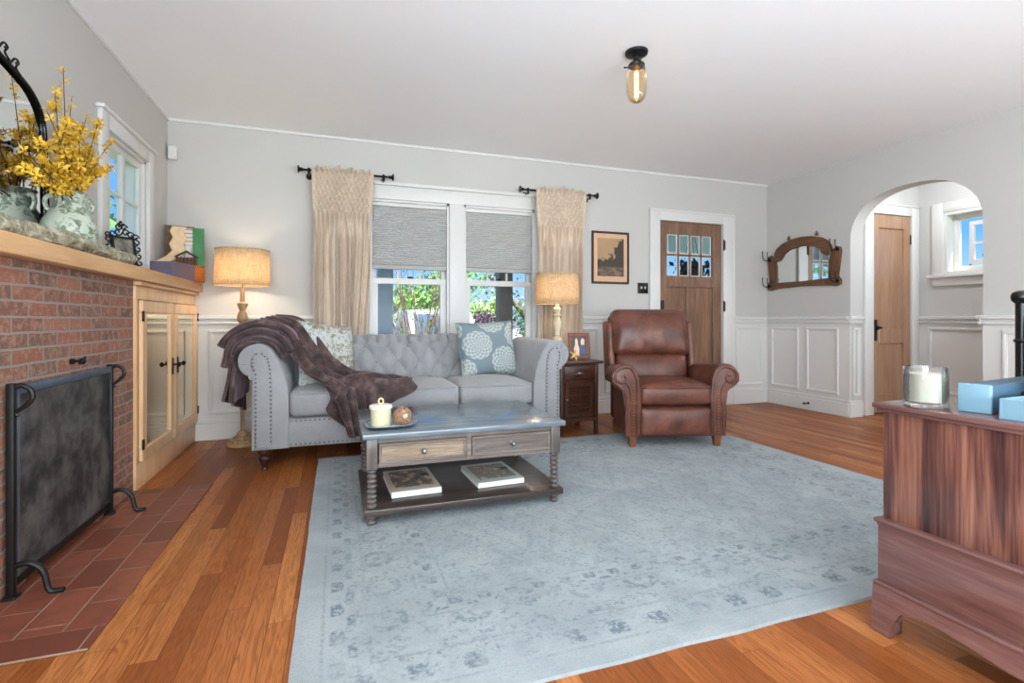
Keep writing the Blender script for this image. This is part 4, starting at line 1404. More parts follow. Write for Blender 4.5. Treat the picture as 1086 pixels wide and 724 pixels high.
# long fall from the arm across the seat front
b = B()
cpath = spline([(-0.47, 3.92, 0.93), (-0.33, 3.85, 0.905), (-0.22, 3.76, 0.77), (-0.13, 3.69, 0.64), (-0.04, 3.62, 0.57), (0.04, 3.54, 0.535), (0.095, 3.475, 0.475), (0.125, 3.455, 0.36), (0.15, 3.45, 0.20)], 8)
def fall(u, v):
    k = u * (len(cpath) - 1); i = min(int(k), len(cpath) - 2); fr = k - i
    c = cpath[i].lerp(cpath[i + 1], fr)
    tn = (cpath[i + 1] - cpath[i]).normalized()
    side = Vector((0.62, 0.78, 0.12)) if u < 0.75 else Vector((0.9, 0.3, 0))
    side = (side - tn * side.dot(tn)).normalized()
    nr = tn.cross(side).normalized()
    if nr.z < 0 and u < 0.6: nr = -nr
    if u >= 0.6 and nr.y > 0: nr = -nr
    hw = 0.12 + 0.03 * sin(u * 3) - 0.045 * max(0, u - 0.7) / 0.3
    q = 2 * v - 1
    fold = 0.5 + 0.5 * cos(q * 12.5 + u * 3.0 + 0.6 * sin(u * 7))
    return c + side * q * hw + nr * (0.040 * fold + 0.012 * noise.noise(Vector((u * 6, v * 4, 2))))
b.surf(fall, 70, 44)
o = b.build('long_fall', PLUSH, thr, smooth=80)
mod(o, 'SOLIDIFY', thickness=0.014, offset=0)
# spread part over the seat and down its front
b = B()
def spread(u, v):
    x = -0.10 + 0.55 * u
    yb, zf = 3.86 - 0.20 * u, 0.0
    reach = yb - 3.485
    drop = 0.26 * (1 - u) ** 0.8 * (0.35 + 0.65 * min(1, u * 6)) + 0.04
    s_ = v * (reach + drop)
    lump = (0.055 * sin(pi * min(1, u * 1.05)) + 0.02) * (1 - 0.5 * v)
    fold = 0.013 * sin(v * 21 + u * 7 + 1.2 * sin(u * 5)) + 0.012 * noise.noise(Vector((u * 5, v * 5, 7)))
    tipup = 0.02 * u
    if s_ <= reach:
        return (x + 0.05 * v, yb - s_, 0.502 + lump * min(1, s_ * 8 + 0.2) * 1.0 + fold + tipup)
    dz = s_ - reach
    return (x + 0.05 * v + 0.02 * sin(dz * 30), 3.470 - 0.012 * sin(u * 22), 0.502 + lump * max(0, 1 - dz * 9) + fold * 0.4 + tipup - dz)
b.surf(spread, 60, 50)
o = b.build('seat_spread', PLUSH, thr, smooth=80)
mod(o, 'SOLIDIFY', thickness=0.016, offset=0)

# ================================================================== RECLINER
t = NT('brown_leather', 0.34, 0, 0.5)
f = t.noise(7.0, None, 5, 0.6, 0.3)
g = t.noise(160.0, None, 3, 0.6)
t.color(t.ramp(f, [(0.28, S(64, 35, 27)), (0.5, S(96, 54, 42)), (0.72, S(124, 74, 58))]))
t.rough(t.m_('ADD', 0.27, t.m_('MULTIPLY', f, 0.2)))
t.bump(t.m_('ADD', g, t.m_('MULTIPLY', t.noise(18.0, None, 4), 1.2)), 0.22, 0.004)
LEATHER = t.m
TANLEG = wood('brown_leg_wood', S(84, 48, 30), S(110, 66, 42), S(134, 84, 56), 'z', 0.35)
rec = thing('recliner', 'brown leather rolled arm recliner standing before the front door', 'armchair', (2.385, 3.114, 0), radians(-16.8))
OX = -0.023
def lx(v): return v + OX
b = B()
b.box(lx(-0.30), lx(0.30), 0.03, 0.62, 0.10, 0.31, 0.02)
b.build('seat_base', LEATHER, rec, local=True)
b = B()
b.rbox((lx(0), 0.03, 0.195), (0.535, 0.09, 0.215), 0.03, 12, lambda p, w: Vector((p.x, p.y - 0.02 * (1 - w.x ** 2) * (1 - w.z ** 2) * (w.y < 0), p.z)))
b.build('footrest', LEATHER, rec, local=True, smooth=60)
b = B()
def puffs(p, w):
    p.z += 0.028 * (1 - w.x ** 2) * (1 - w.y ** 2) * max(0, w.z)
    p.y -= 0.02 * (1 - w.x ** 2) * (1 - w.z ** 2) * max(0, -w.y)
    return p
b.rbox((lx(0), 0.255, 0.395), (0.55, 0.55, 0.16), 0.045, 16, puffs)
cu = b.build('seat_cushion', LEATHER, rec, local=True, smooth=60)
b = B(); b.tube([(lx(-0.262), 0.5, 0.455), (lx(-0.262), 0.0, 0.452), (lx(-0.24), -0.020, 0.452), (lx(0), -0.030, 0.454), (lx(0.24), -0.020, 0.452), (lx(0.262), 0.0, 0.452), (lx(0.262), 0.5, 0.455)], 0.006, 8)
b.build('piping', LEATHER, cu, local=True)
def rec_arm():
    pts = [(0.375, 0.10), (0.375, 0.44)]
    cxa, cza, ra = 0.385, 0.525, 0.098
    for k in range(14):
        a = radians(-75 + k * 15)
        pts.append((cxa + ra * cos(a), cza + ra * sin(a)))
    pts += [(0.315, 0.585), (0.285, 0.52), (0.272, 0.42), (0.272, 0.10)]
    return pts
for s in (-1, 1):
    b = B()
    b.prism([(lx(s * p[0]), p[1]) for p in rec_arm()], 'y', 0.012, 0.52, 0.02, 3)
    for v in b.bm.verts:                      # the arm swells towards the front
        if v.co.y > 0.3:
            if v.co.z > 0.5: v.co.z -= 0.04
            v.co.x -= s * 0.07 * max(0, (abs(v.co.x - OX) - 0.28) / 0.2)
    a = b.build('rolled_arm', LEATHER, rec, local=True, smooth=50)
    b = B()
    # scroll facing with a carved S line
    face = [(0.262, 0.09), (0.262, 0.40), (0.268, 0.50), (0.29, 0.575), (0.335, 0.615), (0.385, 0.622), (0.44, 0.60), (0.478, 0.55), (0.478, 0.495), (0.44, 0.455), (0.40, 0.448), (0.372, 0.42), (0.36, 0.36), (0.385, 0.26), (0.375, 0.09)]
    b.prism([(lx(s * p[0]), p[1]) for p in face], 'y', -0.006, 0.03, 0.010, 2)
    ap = b.build('arm_front', LEATHER, rec, local=True, smooth=50)
    b = B()
    sc = spline([(lx(s * u), -0.008, z) for u, z in ((0.285, 0.11), (0.285, 0.38), (0.292, 0.50), (0.33, 0.585), (0.39, 0.598), (0.445, 0.565), (0.45, 0.51), (0.405, 0.485), (0.375, 0.51), (0.385, 0.54), (0.405, 0.535))], 6)
    b.tube(sc, 0.0085, 8)
    b.tube(spline([(lx(s * u), -0.008, z) for u, z in ((0.352, 0.11), (0.356, 0.26), (0.338, 0.36), (0.345, 0.44), (0.375, 0.49))], 6), 0.0075, 8)
    b.build('scroll_welt', LEATHER, ap, local=True)
    b = B()
    for k in range(17): b.ball((lx(s * 0.318), -0.008, 0.115 + k * 0.022), 0.005, 8, (1, 0.6, 1))
    tag(b.build('nailhead_trim', BRASS, ap, local=True), 'aged brass nailheads')
    # wings of the back
    b = B()
    b.rbox((lx(s * 0.345), 0.63, 0.68), (0.06, 0.20, 0.52), 0.028, 10, lambda p, w: Vector((p.x, p.y + 0.20 * (p.z + 0.27) - 0.03, p.z)))
    b.build('wing', LEATHER, rec, local=True, smooth=60)
b = B()
b.box(lx(-0.34), lx(0.34), 0.56, 0.64, 0.12, 0.5, 0.02)
b.rbox((lx(0), 0.70, 0.68), (0.64, 0.10, 0.62), 0.04, 10, lambda p, w: Vector((p.x, p.y + 0.24 * (p.z + 0.31) - 0.03, p.z)))
b.build('back_frame', LEATHER, rec, local=True, smooth=60)
def backp(zc):
    def f(p, w):
        p.y += 0.24 * (p.z + zc - 0.45)
        if w.y < 0:
            wrk = 0.032 * abs(sin(w.x * 8 + 0.5 + 1.1 * sin(w.x * 5))) ** 0.6 * max(0, (-w.z + 0.15)) * (1 - w.x ** 4) if zc > 0.7 else 0
            p.y -= (0.045 if zc > 0.7 else 0.03) * (1 - w.x ** 4) * (1 - w.z ** 2) - wrk
        return p
    return f
b = B(); b.rbox((lx(-0.005), 0.535, 0.84), (0.655, 0.18, 0.40), 0.07, 28, backp(0.84)); b.build('head_cushion', LEATHER, rec, local=True, smooth=60)
b = B(); b.rbox((lx(-0.005), 0.555, 0.55), (0.60, 0.14, 0.24), 0.045, 16, backp(0.55)); b.build('lumbar_cushion', LEATHER, rec, local=True, smooth=60)
for sx_, yy in ((-0.318, 0.03), (0.318, 0.03), (-0.30, 0.58), (0.30, 0.58)):
    b = B()
    w0, w1 = 0.020, 0.030
    A = [b.bm.verts.new((lx(sx_) + i * w0, yy + j * w0, 0.0)) for i, j in ((-1, -1), (1, -1), (1, 1), (-1, 1))]
    C = [b.bm.verts.new((lx(sx_) + i * w1, yy + j * w1, 0.105)) for i, j in ((-1, -1), (1, -1), (1, 1), (-1, 1))]
    b.bm.faces.new(A[::-1]); b.bm.faces.new(C)
    for k in range(4): b.bm.faces.new((A[k], A[(k + 1) % 4], C[(k + 1) % 4], C[k]))
    if yy < 0.1:
        for v in b.bm.verts: v.co.z = max(v.co.z, 0.013)
    tag(b.build('leg', TANLEG, rec, local=True), 'tapered brown wooden leg')

# ================================================================== LAMPS AND END TABLE
def shade_material(name, glow):
    t = NT(name, 0.9, 0, 0.1)
    wv = t.noise(1.0, t.scaled((160, 160, 18)), 3, 0.7)
    wv2 = t.noise(1.0, t.scaled((22, 22, 300)), 3, 0.7)
    f = t.m_('MULTIPLY', t.m_('ADD', wv, wv2), 0.5)
    col = t.ramp(f, [(0.35, S(196, 166, 126)), (0.5, S(222, 200, 166)), (0.65, S(242, 228, 204))])
    df = t.n('BsdfDiffuse'); tr = t.n('BsdfTranslucent'); mx = t.n('MixShader'); mx.inputs[0].default_value = 0.55
    t.t.links.new(col, df.inputs[0]); t.t.links.new(col, tr.inputs[0])
    t.t.links.new(df.outputs[0], mx.inputs[1]); t.t.links.new(tr.outputs[0], mx.inputs[2])
    em = t.n('Emission'); em.inputs[1].default_value = glow
    t.t.links.new(t.mix(1.0, col, S(255, 226, 186), 'MULTIPLY'), em.inputs[0])
    ad = t.n('AddShader')
    t.t.links.new(mx.outputs[0], ad.inputs[0]); t.t.links.new(em.outputs[0], ad.inputs[1])
    t.t.links.new(ad.outputs[0], t.out.inputs[0])
    return t.m
SHADE = shade_material('burlap_lit', 0.02)
def lampshade(root, c, z0, z1, r0, r1):
    b = B()
    b.surf(lambda u, v: (c[0] + (r0 + (r1 - r0) * v) * cos(2 * pi * u), c[1] + (r0 + (r1 - r0) * v) * sin(2 * pi * u), z0 + (z1 - z0) * v), 48, 4, cu=True)
    o = b.build('lamp_shade', SHADE, root)
    mod(o, 'SOLIDIFY', thickness=0.003, offset=-1)
    for z, r_ in ((z0, r0), (z1, r1)):
        b = B()
        b.tube([(c[0] + r_ * cos(2 * pi * k / 48), c[1] + r_ * sin(2 * pi * k / 48), z) for k in range(48)], 0.004, 6, closed=True)
        b.build('rim', SHADE, o)
    b = B()
    for k in range(3):
        a = 2 * pi * k / 3
        b.tube([(c[0], c[1], z1 - 0.03), (c[0] + (r1 - .003) * cos(a), c[1] + (r1 - .003) * sin(a), z1 - 0.015)], 0.0025, 6)
    b.tube([(c[0], c[1], z0 - 0.02), (c[0], c[1], z1 - 0.02)], 0.004, 6)
    tag(b.build('spider', BRASS, root), 'brass shade holder')
    b = B(); b.ball((c[0], c[1], (z0 + z1) / 2), 0.03, 14)
    tag(b.build('bulb', emit('warm_bulb', (1, 0.72, 0.42, 1), 6.0), root), 'glowing bulb')
GOLDWOOD = wood('weathered_gold_wood', S(140, 110, 76), S(172, 140, 100), S(198, 168, 126), 'z', 0.55, 1.2)
PALEWOOD = wood('pale_washed_wood', S(176, 160, 134), S(204, 188, 160), S(224, 212, 188), 'z', 0.6, 1.2)
lc = (-0.68, 4.30)
r = thing('floor_lamp', 'turned wood floor lamp with burlap drum shade behind the sofa arm', 'lamp', (lc[0], lc[1], 0))
b = B()
b.lathe([(0.0, 0), (0.105, 0.0), (0.108, 0.012), (0.102, 0.026), (0.088, 0.03), (0.085, 0.044), (0.065, 0.05), (0.062, 0.064), (0.042, 0.072), (0.036, 0.09), (0.022, 0.105), (0.0, 0.105)], lc, 32)
b.build('base', GOLDWOOD, r)
b = B()
b.lathe([(0.0, 0.10), (0.015, 0.10), (0.015, 0.78), (0.022, 0.79), (0.024, 0.80), (0.016, 0.81), (0.022, 0.83), (0.034, 0.86), (0.034, 0.88), (0.02, 0.905), (0.024, 0.912), (0.02, 0.92), (0.035, 0.945), (0.038, 0.97), (0.03, 1.0), (0.02, 1.02), (0.024, 1.03), (0.036, 1.06), (0.038, 1.075), (0.028, 1.08), (0.018, 1.085), (0.016, 1.14), (0.012, 1.19), (0.0, 1.19)], lc, 24)
b.build('pole', GOLDWOOD, r)
lampshade(r, lc, 1.212, 1.478, 0.192, 0.184)
point('floor_lamp_light', (lc[0], lc[1], 1.30), 5.0, (1.0, 0.84, 0.62), 0.05)

# ---- end table
DARKT = wood('dark_walnut', S(44, 22, 16), S(66, 36, 26), S(92, 54, 38), 'x', 0.32, 1.0, 1.0, 0.2)
DARKZ = wood('dark_walnut_upright', S(44, 22, 16), S(66, 36, 26), S(92, 54, 38), 'z', 0.32, 1.0, 1.0, 0.2)
ex0, ex1, ey0, ey1 = 1.712, 2.06, 3.735, 4.12
r = thing('end_table', 'dark walnut end table with drawer and louvered door beside the sofa', 'end table', ((ex0 + ex1) / 2, (ey0 + ey1) / 2, 0))
b = B(); b.box(ex0 - 0.02, ex1 + 0.03, ey0 - 0.03, ey1 + 0.02, 0.588, 0.612, 0.005); b.build('table_top', DARKT, r)
b = B()
b.box(ex0 + 0.03, ex1 - 0.03, ey0 + 0.02, ey1 - 0.01, 0.12, 0.588); b.box(ex0 + 0.02, ex1 - 0.02, ey0 + 0.006, ey0 + 0.03, 0.572, 0.588); b.box(ex0 + 0.02, ex1 - 0.02, ey0 + 0.006, ey0 + 0.03, 0.435, 0.452); b.box(ex0 + 0.02, ex1 - 0.02, ey0 + 0.006, ey0 + 0.03, 0.115, 0.145)
b.box(ex1 - 0.03, ex1 - 0.012, ey0 + 0.03, ey1 - 0.03, 0.14, 0.588)
b.build('carcass', DARKZ, r)
for px in (ex0, ex1 - 0.036):
    for py in (ey0, ey1 - 0.036):
        b = B()
        b.box(px, px + 0.036, py, py + 0.036, 0.0, 0.588, 0.002)
        for v in b.bm.verts:
            if v.co.z < 0.01: v.co.x = px + 0.018 + (v.co.x - px - 0.018) * 0.7; v.co.y = py + 0.018 + (v.co.y - py - 0.018) * 0.7
        b.build('leg', DARKZ, r)
b = B(); b.box(ex0 + 0.04, ex1 - 0.04, ey0 + 0.002, ey0 + 0.03, 0.456, 0.568, 0.003)
d = b.build('drawer', DARKT, r)
b = B()
b.ball(((ex0 + ex1) / 2, ey0 - 0.008, 0.512), 0.03, 16, (0.95, 0.55, 0.42))
for s in (-1, 1): b.ball(((ex0 + ex1) / 2 + s * 0.033, ey0 - 0.001, 0.505), 0.008, 8, (1, 0.5, 1))
tag(b.build('cup_pull', STEEL, d), 'nickel cup pull')
b = B(); b.frame('y', ey0 + 0.004, ex0 + 0.042, ex1 - 0.042, 0.15, 0.432, 0.034, 0.022, 0.003)
dr = b.build('door', DARKZ, r)
b = B()
for k in range(8):
    z = 0.20 + k * 0.0262
    b.obox(((ex0 + ex1) / 2, ey0 + 0.016, z), (0.21, 0.022, 0.005), Matrix.Rotation(radians(38), 3, 'X'))
b.build('louvers', DARKT, dr)
b = B(); b.ball((ex0 + 0.058, ey0 - 0.004, 0.295), 0.010, 12)
tag(b.build('knob', STEEL, dr), 'small nickel knob')

tc = (1.785, 3.965)
r = thing('table_lamp', 'pale turned wood table lamp with burlap drum shade on the end table', 'lamp', (tc[0], tc[1], 0.612))
b = B()
b.lathe([(0.0, 0.612), (0.075, 0.612), (0.077, 0.622), (0.066, 0.632), (0.040, 0.64), (0.026, 0.66), (0.022, 0.70), (0.028, 0.735), (0.048, 0.768), (0.048, 0.785), (0.03, 0.805), (0.022, 0.812), (0.030, 0.818), (0.024, 0.83), (0.026, 0.86), (0.042, 0.90), (0.044, 0.92), (0.034, 0.955), (0.024, 0.975), (0.036, 0.985), (0.038, 0.995), (0.026, 1.005), (0.032, 1.02), (0.034, 1.045), (0.018, 1.06), (0.012, 1.09), (0.0, 1.09)], tc, 28)
b.build('base', PALEWOOD, r)
lampshade(r, tc, 1.088, 1.338, 0.190, 0.184)
point('table_lamp_light', (tc[0], tc[1], 1.18), 4.0, (1.0, 0.82, 0.60), 0.05)

r = thing('photo_frame', 'small brown framed photograph of a couple on the end table', 'photo frame', (1.985, 3.93, 0.612), radians(-8))
def tilt(b_):
    for v in b_.bm.verts: v.co.y += v.co.z * 0.14
b = B(); b.frame('y', 0, -0.098, 0.098, 0.0, 0.225, 0.036, 0.014, 0.004); tilt(b)
FRAMEB = wood('red_brown_frame', S(78, 38, 28), S(102, 54, 40), S(124, 70, 52), 'z', 0.35)
b.build('frame', FRAMEB, r, local=True)
b = B(); b.box(-0.065, 0.065, 0.004, 0.01, 0.034, 0.192); tilt(b)
b.build('photo_ground', plain('dark_photo_ground', S(70, 60, 62), 0.3, var=0.3, scale=30), r, local=True, smooth=0)
b = B()
b.prism([(-0.045, 0.036), (-0.005, 0.036), (0.0, 0.09), (-0.01, 0.115), (-0.012, 0.16), (-0.022, 0.178), (-0.034, 0.17), (-0.038, 0.12), (-0.05, 0.09)], 'y', 0.002, 0.005); tilt(b)
b.build('pale_figure', plain('pale_photo_tone', S(226, 196, 176), 0.3, var=0.1, scale=40), r, local=True, smooth=0)
b = B()
b.prism([(0.0, 0.036), (0.055, 0.036), (0.058, 0.10), (0.04, 0.12), (0.02, 0.12), (0.002, 0.095)], 'y', 0.0021, 0.005); tilt(b)
b.build('blue_figure', plain('blue_photo_tone', S(58, 66, 108), 0.3, var=0.2, scale=40), r, local=True, smooth=0)
b = B()
b.prism([(0.016, 0.12), (0.045, 0.12), (0.048, 0.16), (0.036, 0.178), (0.022, 0.172), (0.014, 0.15)], 'y', 0.0021, 0.005); tilt(b)
b.build('pale_face', plain('face_photo_tone', S(224, 186, 160), 0.3, var=0.1, scale=40), r, local=True, smooth=0)
b = B(); b.tube([(0, 0.02, 0.15), (0, 0.10, 0.003)], 0.006, 6); b.build('easel_leg', FRAMEB, r, local=True)
b = B()
for k in range(5):
    a = radians(90 + 72 * k)
    b.tube([(0, 0, 0), (0.028 * cos(a), 0.004, 0.028 * sin(a)), (0.05 * cos(a), 0.0, 0.05 * sin(a))], [0.012, 0.008, 0.003], 8)
b.bm.transform(Matrix.Translation((1.872, 3.80, 0.655)) @ Matrix.Rotation(radians(-18), 4, 'X') @ Matrix.Rotation(radians(20), 4, 'Y'))
tag(b.build('starfish', plain('gold_starfish', S(206, 168, 96), 0.5, 0.2, 0.15, 40)), 'small golden starfish leaning by the photo on the end table', 'ornament')

# ================================================================== WINDOW DRESSING
CURT = fabric('taupe_curtain', S(192, 172, 152), S(212, 194, 174), 0.8, 300, 0.3, 0.15)
def curtain(xt0, xt1, xb0, xb1, label, seed):
    y0 = 4.415
    r = thing('curtain', label, 'curtain', ((xt0 + xt1) / 2, y0, 0), group='smocked curtains')
    N = 13
    def f(u, v):
        z = 2.185 - v * 2.165
        k = min(1.0, max(0.0, (2.17 - z) / 0.5))
        pinch = 0.93 + 0.07 * abs(cos(min(1, max(0, (2.19 - z) / 0.42)) * pi / 2))
        w = z / 2.2
        x0, x1 = xb0 + (xt0 - xb0) * w, xb1 + (xt1 - xb1) * w
        uu = 0.5 + (u - 0.5) * pinch
        x = x0 + (x1 - x0) * uu
        ph = 2 * pi * N * u
        if z > 1.83:
            g = (cos(ph) * cos(pi * (z - 1.83) / 0.042))
            edge = min(1, u / 0.08, (1 - u) / 0.08)
            y = y0 + 0.021 * g * edge
        else:
            t_ = min(1, (1.83 - z) / 0.22)
            g = cos(ph)
            wob = 0.7 * noise.noise(Vector((u * 5 + seed, z * 0.7, 0)))
            p8 = 2 * pi * (7.5 * u + wob * t_) + seed
            g8 = sin(p8) + 0.35 * sin(2 * p8 + 1.0 + 2 * wob)
            y = y0 + 0.021 * g * (1 - t_) + t_ * (0.042 * g8 * (0.75 + 0.25 * cos(3 * u * pi + seed)))
        return (x, y, z)
    b = B(); b.surf(f, 208, 150)
    o = b.build('drape', CURT, r, smooth=80)
    mod(o, 'SOLIDIFY', thickness=0.003, offset=0)
    b = B()
    def hd(u, v):
        x = xt0 + (xt1 - xt0) * (0.06 + 0.88 * u)
        return (x, y0 - 0.014 + 0.016 * sin(u * 70 + 2 * sin(u * 11)) + 0.028 * v * sin(u * 23 + seed), 2.175 + 0.045 * v * (0.65 + 0.35 * sin(u * 31 + seed)))
    b.surf(hd, 160, 6)
    h = b.build('ruffled_heading', CURT, r, smooth=80)
    mod(h, 'SOLIDIFY', thickness=0.003, offset=0)
    return r
curtain(-0.196, 0.293, -0.196, 0.255, 'taupe smocked curtain hanging on the window side nearest the fireplace', 1.3)
curtain(1.774, 2.303, 1.784, 2.245, 'taupe smocked curtain hanging behind the table lamp', 4.1)
def rod(x0, x1, label):
    yr, zr = 4.452, 2.178
    r = thing('curtain_rod', label, 'curtain rod', ((x0 + x1) / 2, yr, zr), group='black curtain rods')
    b = B(); b.tube([(x0 + 0.02, yr, zr), (x1 - 0.02, yr, zr)], 0.009, 10); b.build('rod', BLACKG, r)
    for xe, s in ((x0, 1), (x1, -1)):
        b = B(); b.lathe([(0.0, 0), (0.030, 0.0), (0.032, 0.008), (0.018, 0.014), (0.012, 0.026), (0.018, 0.03), (0.012, 0.04), (0.0, 0.04)] if s > 0 else [(0.0, -0.04), (0.012, -0.04), (0.018, -0.03), (0.012, -0.026), (0.018, -0.014), (0.032, -0.008), (0.030, 0.0), (0.0, 0.0)], axis='x', o=(xe, yr, zr), seg=16)
        b.build('finial', BLACKG, r)
        b = B()
        xk = xe + s * 0.085
        b.tube([(xk, yr, zr - 0.004), (xk, yr + 0.01, zr - 0.03), (xk, yr + 0.05, zr - 0.03), (xk, YB - 0.012, zr - 0.028)], 0.007, 8)
        b.lathe([(0.028, 0), (0.028, 0.006), (0.014, 0.012)][::1], axis='y', o=(xk, YB - 0.0125, zr - 0.028), seg=16)
        b.tube([(xk, yr, zr + 0.016), (xk, yr, zr - 0.04)], 0.011, 8)
        b.build('bracket', BLACKG, r)
rod(-0.303, 0.462, 'short black curtain rod on the window side nearest the fireplace')
rod(1.620, 2.442, 'short black curtain rod above the table lamp')
t = NT('grey_cellular_fabric', 0.85, 0, 0.1)
t.color(S(206, 205, 203))
df = t.n('BsdfTranslucent'); df.inputs[0].default_value = S(186, 188, 190)
mx = t.n('MixShader'); mx.inputs[0].default_value = 0.12
t.t.links.new(t.p.outputs[0], mx.inputs[1]); t.t.links.new(df.outputs[0], mx.inputs[2]); t.t.links.new(mx.outputs[0], t.out.inputs[0])
CELL = t.m
def cell_shade(x0, x1, label):
    r = thing('cellular_shade', label, 'window shade', ((x0 + x1) / 2, YB + 0.02, 1.4), group='grey pleated window shades')
    b = B()
    z0, z1, n = 1.435, 1.955, 27
    pts = []
    for k in range(n + 1): pts += [(YB + 0.028, z1 - (z1 - z0) * k / n)] + ([(YB + 0.012, z1 - (z1 - z0) * (k + 0.5) / n)] if k < n else [])
    back = [(YB + 0.036, z) for y, z in pts[::-1]]
    b.prism(pts + back, 'x', x0 + 0.024, x1 - 0.024)
    b.build('pleated_fabric', CELL, r, smooth=0)
    b = B(); b.box(x0 + 0.022, x1 - 0.022, YB + 0.006, YB + 0.036, 1.955, 1.988, 0.004); b.build('headrail', WHITE, r)
    b = B(); b.box(x0 + 0.022, x1 - 0.022, YB + 0.008, YB + 0.034, 1.398, 1.436, 0.006)
    tag(b.build('bottom_rail', plain('grey_rail', S(168, 166, 162), 0.5), r), 'grey bottom rail')
cell_shade(W1[0], W1[1], 'grey pleated shade half drawn on the window nearer the fireplace')
cell_shade(W2[0], W2[1], 'grey pleated shade half drawn on the window nearer the front door')

# ---- picture and switch
r = thing('framed_picture', 'framed sepia landscape print hanging beside the front door', 'picture', (2.645, YB, 1.32))
b = B()
b.frame('y', YB - 0.02, 2.43, 2.862, 1.318, 1.852, 0.022, 0.02, 0.004)
b.build('frame', wood('dark_frame', S(38, 24, 18), S(56, 36, 26), S(80, 54, 38), 'z', 0.35), r)
b = B(); b.box(2.45, 2.842, YB - 0.010, YB - 0.001, 1.338, 1.832)
tag(b.build('mat_board', plain('peach_mat', S(214, 172, 140), 0.7, var=0.03), r, smooth=0), 'peach mat board')
t = NT('sepia_landscape', 0.5)
x, y, z = t.xyz('Object')     # metres from the picture's foot
zz = t.m_('ADD', z, 0.0)
tree = t.m_('ADD', t.m_('MULTIPLY', t.m_('SUBTRACT', x, -0.02), 1.5), t.m_('MULTIPLY', t.m_('SUBTRACT', t.noise(16.0, None, 5, 0.7), 0.5), 0.85))
top = t.m_('ADD', 0.24, tree)
is_tree = t.m_('SUBTRACT', 1.0, t.step(t.m_('SUBTRACT', zz, top), -0.015, 0.015))
low = t.m_('SUBTRACT', 1.0, t.step(t.m_('SUBTRACT', zz, t.m_('ADD', 0.235, t.m_('MULTIPLY', t.m_('SUBTRACT', t.noise(26.0), 0.5), 0.12))), -0.01, 0.02))
veg = t.m_('MAXIMUM', is_tree, low)
ground = t.m_('SUBTRACT', 1.0, t.step(zz, 0.15, 0.18))
sky_c = t.mix(t.noise(6.0), S(186, 152, 112), S(154, 124, 92))
veg_c = t.mix(t.noise(30.0, None, 5, 0.7), S(34, 28, 26), S(84, 68, 56))
gr_c = t.mix(t.step(t.noise(1.0, t.scaled((9, 9, 40)), 4), 0.4, 0.65), S(128, 104, 84), S(60, 50, 44))
t.color(t.mix(ground, t.mix(veg, sky_c, veg_c), gr_c))
b = B(); b.box(2.495, 2.800, YB - 0.012, YB - 0.009, 1.395, 1.782)
tag(b.build('print', t.m, r, smooth=0), 'dark sepia print of trees by water')
r = thing('light_switch', 'black double toggle light switch plate between picture and door', 'light switch', (3.034, YB, 1.282))
b = B(); b.box(2.972, 3.096, YB - 0.007, YB, 1.226, 1.338, 0.003); b.build('plate', BLACKG, r)
for xs in (3.012, 3.056):
    b = B(); b.box(xs - 0.006, xs + 0.006, YB - 0.020, YB - 0.005, 1.275, 1.30, 0.002); tag(b.build('toggle', WHITE, r), 'white toggle')

# ---- mirrored coat rack on the right wall
OAK = wood('carved_oak', S(70, 44, 28), S(98, 64, 40), S(126, 86, 56), 'y', 0.4, 1.0)
OAKZ = wood('carved_oak_upright', S(70, 44, 28), S(98, 64, 40), S(126, 86, 56), 'z', 0.4, 1.0)
r = thing('mirrored_coat_rack', 'carved oak wall mirror with coat hooks between corner and arch', 'mirror', (XR, 4.08, 1.55))
yA, yB = 4.50, 3.66       # far end, near end
ymid = 4.08
xw = XR
b = B()
low = [(yA + 0.03, 1.335), (yA, 1.378), (4.40, 1.365), (ymid, 1.362), (3.76, 1.365), (yB, 1.385), (yB - 0.03, 1.345), (yB - 0.025, 1.30), (yB + 0.02, 1.285), (3.78, 1.305), (ymid, 1.308), (4.38, 1.305), (yA - 0.02, 1.278), (yA + 0.025, 1.292)]
b.prism(low, 'x', xw - 0.03, xw, 0.007, 2)
b.build('lower_rail', OAK, r)
for s, yo in ((1, yA), (-1, yB)):
    b = B()
    q = [(0.02, 1.37), (-0.085, 1.37), (-0.085, 1.55), (-0.07, 1.60), (-0.03, 1.665), (0.0, 1.685), (0.04, 1.67), (0.05, 1.63), (0.035, 1.55), (0.018, 1.46)]
    b.prism([(yo + s * (u - 0.02), z) for u, z in q], 'x', xw - 0.028, xw, 0.007, 2)
    b.build('side_post', OAKZ, r)
b = B()
outer = [(4.42, 1.62), (4.43, 1.69), (4.40, 1.745), (4.32, 1.795), (4.20, 1.825), (ymid, 1.835), (3.96, 1.825), (3.84, 1.795), (3.77, 1.75), (3.735, 1.69), (3.745, 1.62)]
inner = [(3.80, 1.605), (3.84, 1.64), (3.85, 1.68), (3.92, 1.715), (ymid, 1.745), (4.24, 1.725), (4.31, 1.685), (4.325, 1.64), (4.36, 1.605)]
b.prism(outer + inner, 'x', xw - 0.034, xw, 0.007, 2)
b.build('arched_rail', OAK, r)
b = B()
for yc in (4.24, 3.90):
    b.ball((xw - 0.02, yc, 1.838), 0.020, 10, (0.6, 1, 1)); b.ball((xw - 0.02, yc, 1.860), 0.010, 10, (0.6, 1, 1.4))
for yc in (4.40, 3.76): b.ball((xw - 0.03, yc, 1.63), 0.03, 12, (0.5, 1, 1))
b.build('carving', OAK, r)
b = B()
glassp = [(4.42, 1.36), (3.74, 1.36), (3.74, 1.63), (3.80, 1.70), (3.90, 1.75), (ymid, 1.77), (4.26, 1.75), (4.36, 1.70), (4.42, 1.63)]
b.prism(glassp, 'x', xw - 0.014, xw - 0.006)
tag(b.build('mirror_glass', MIRROR, r, smooth=0), 'silvered mirror glass')
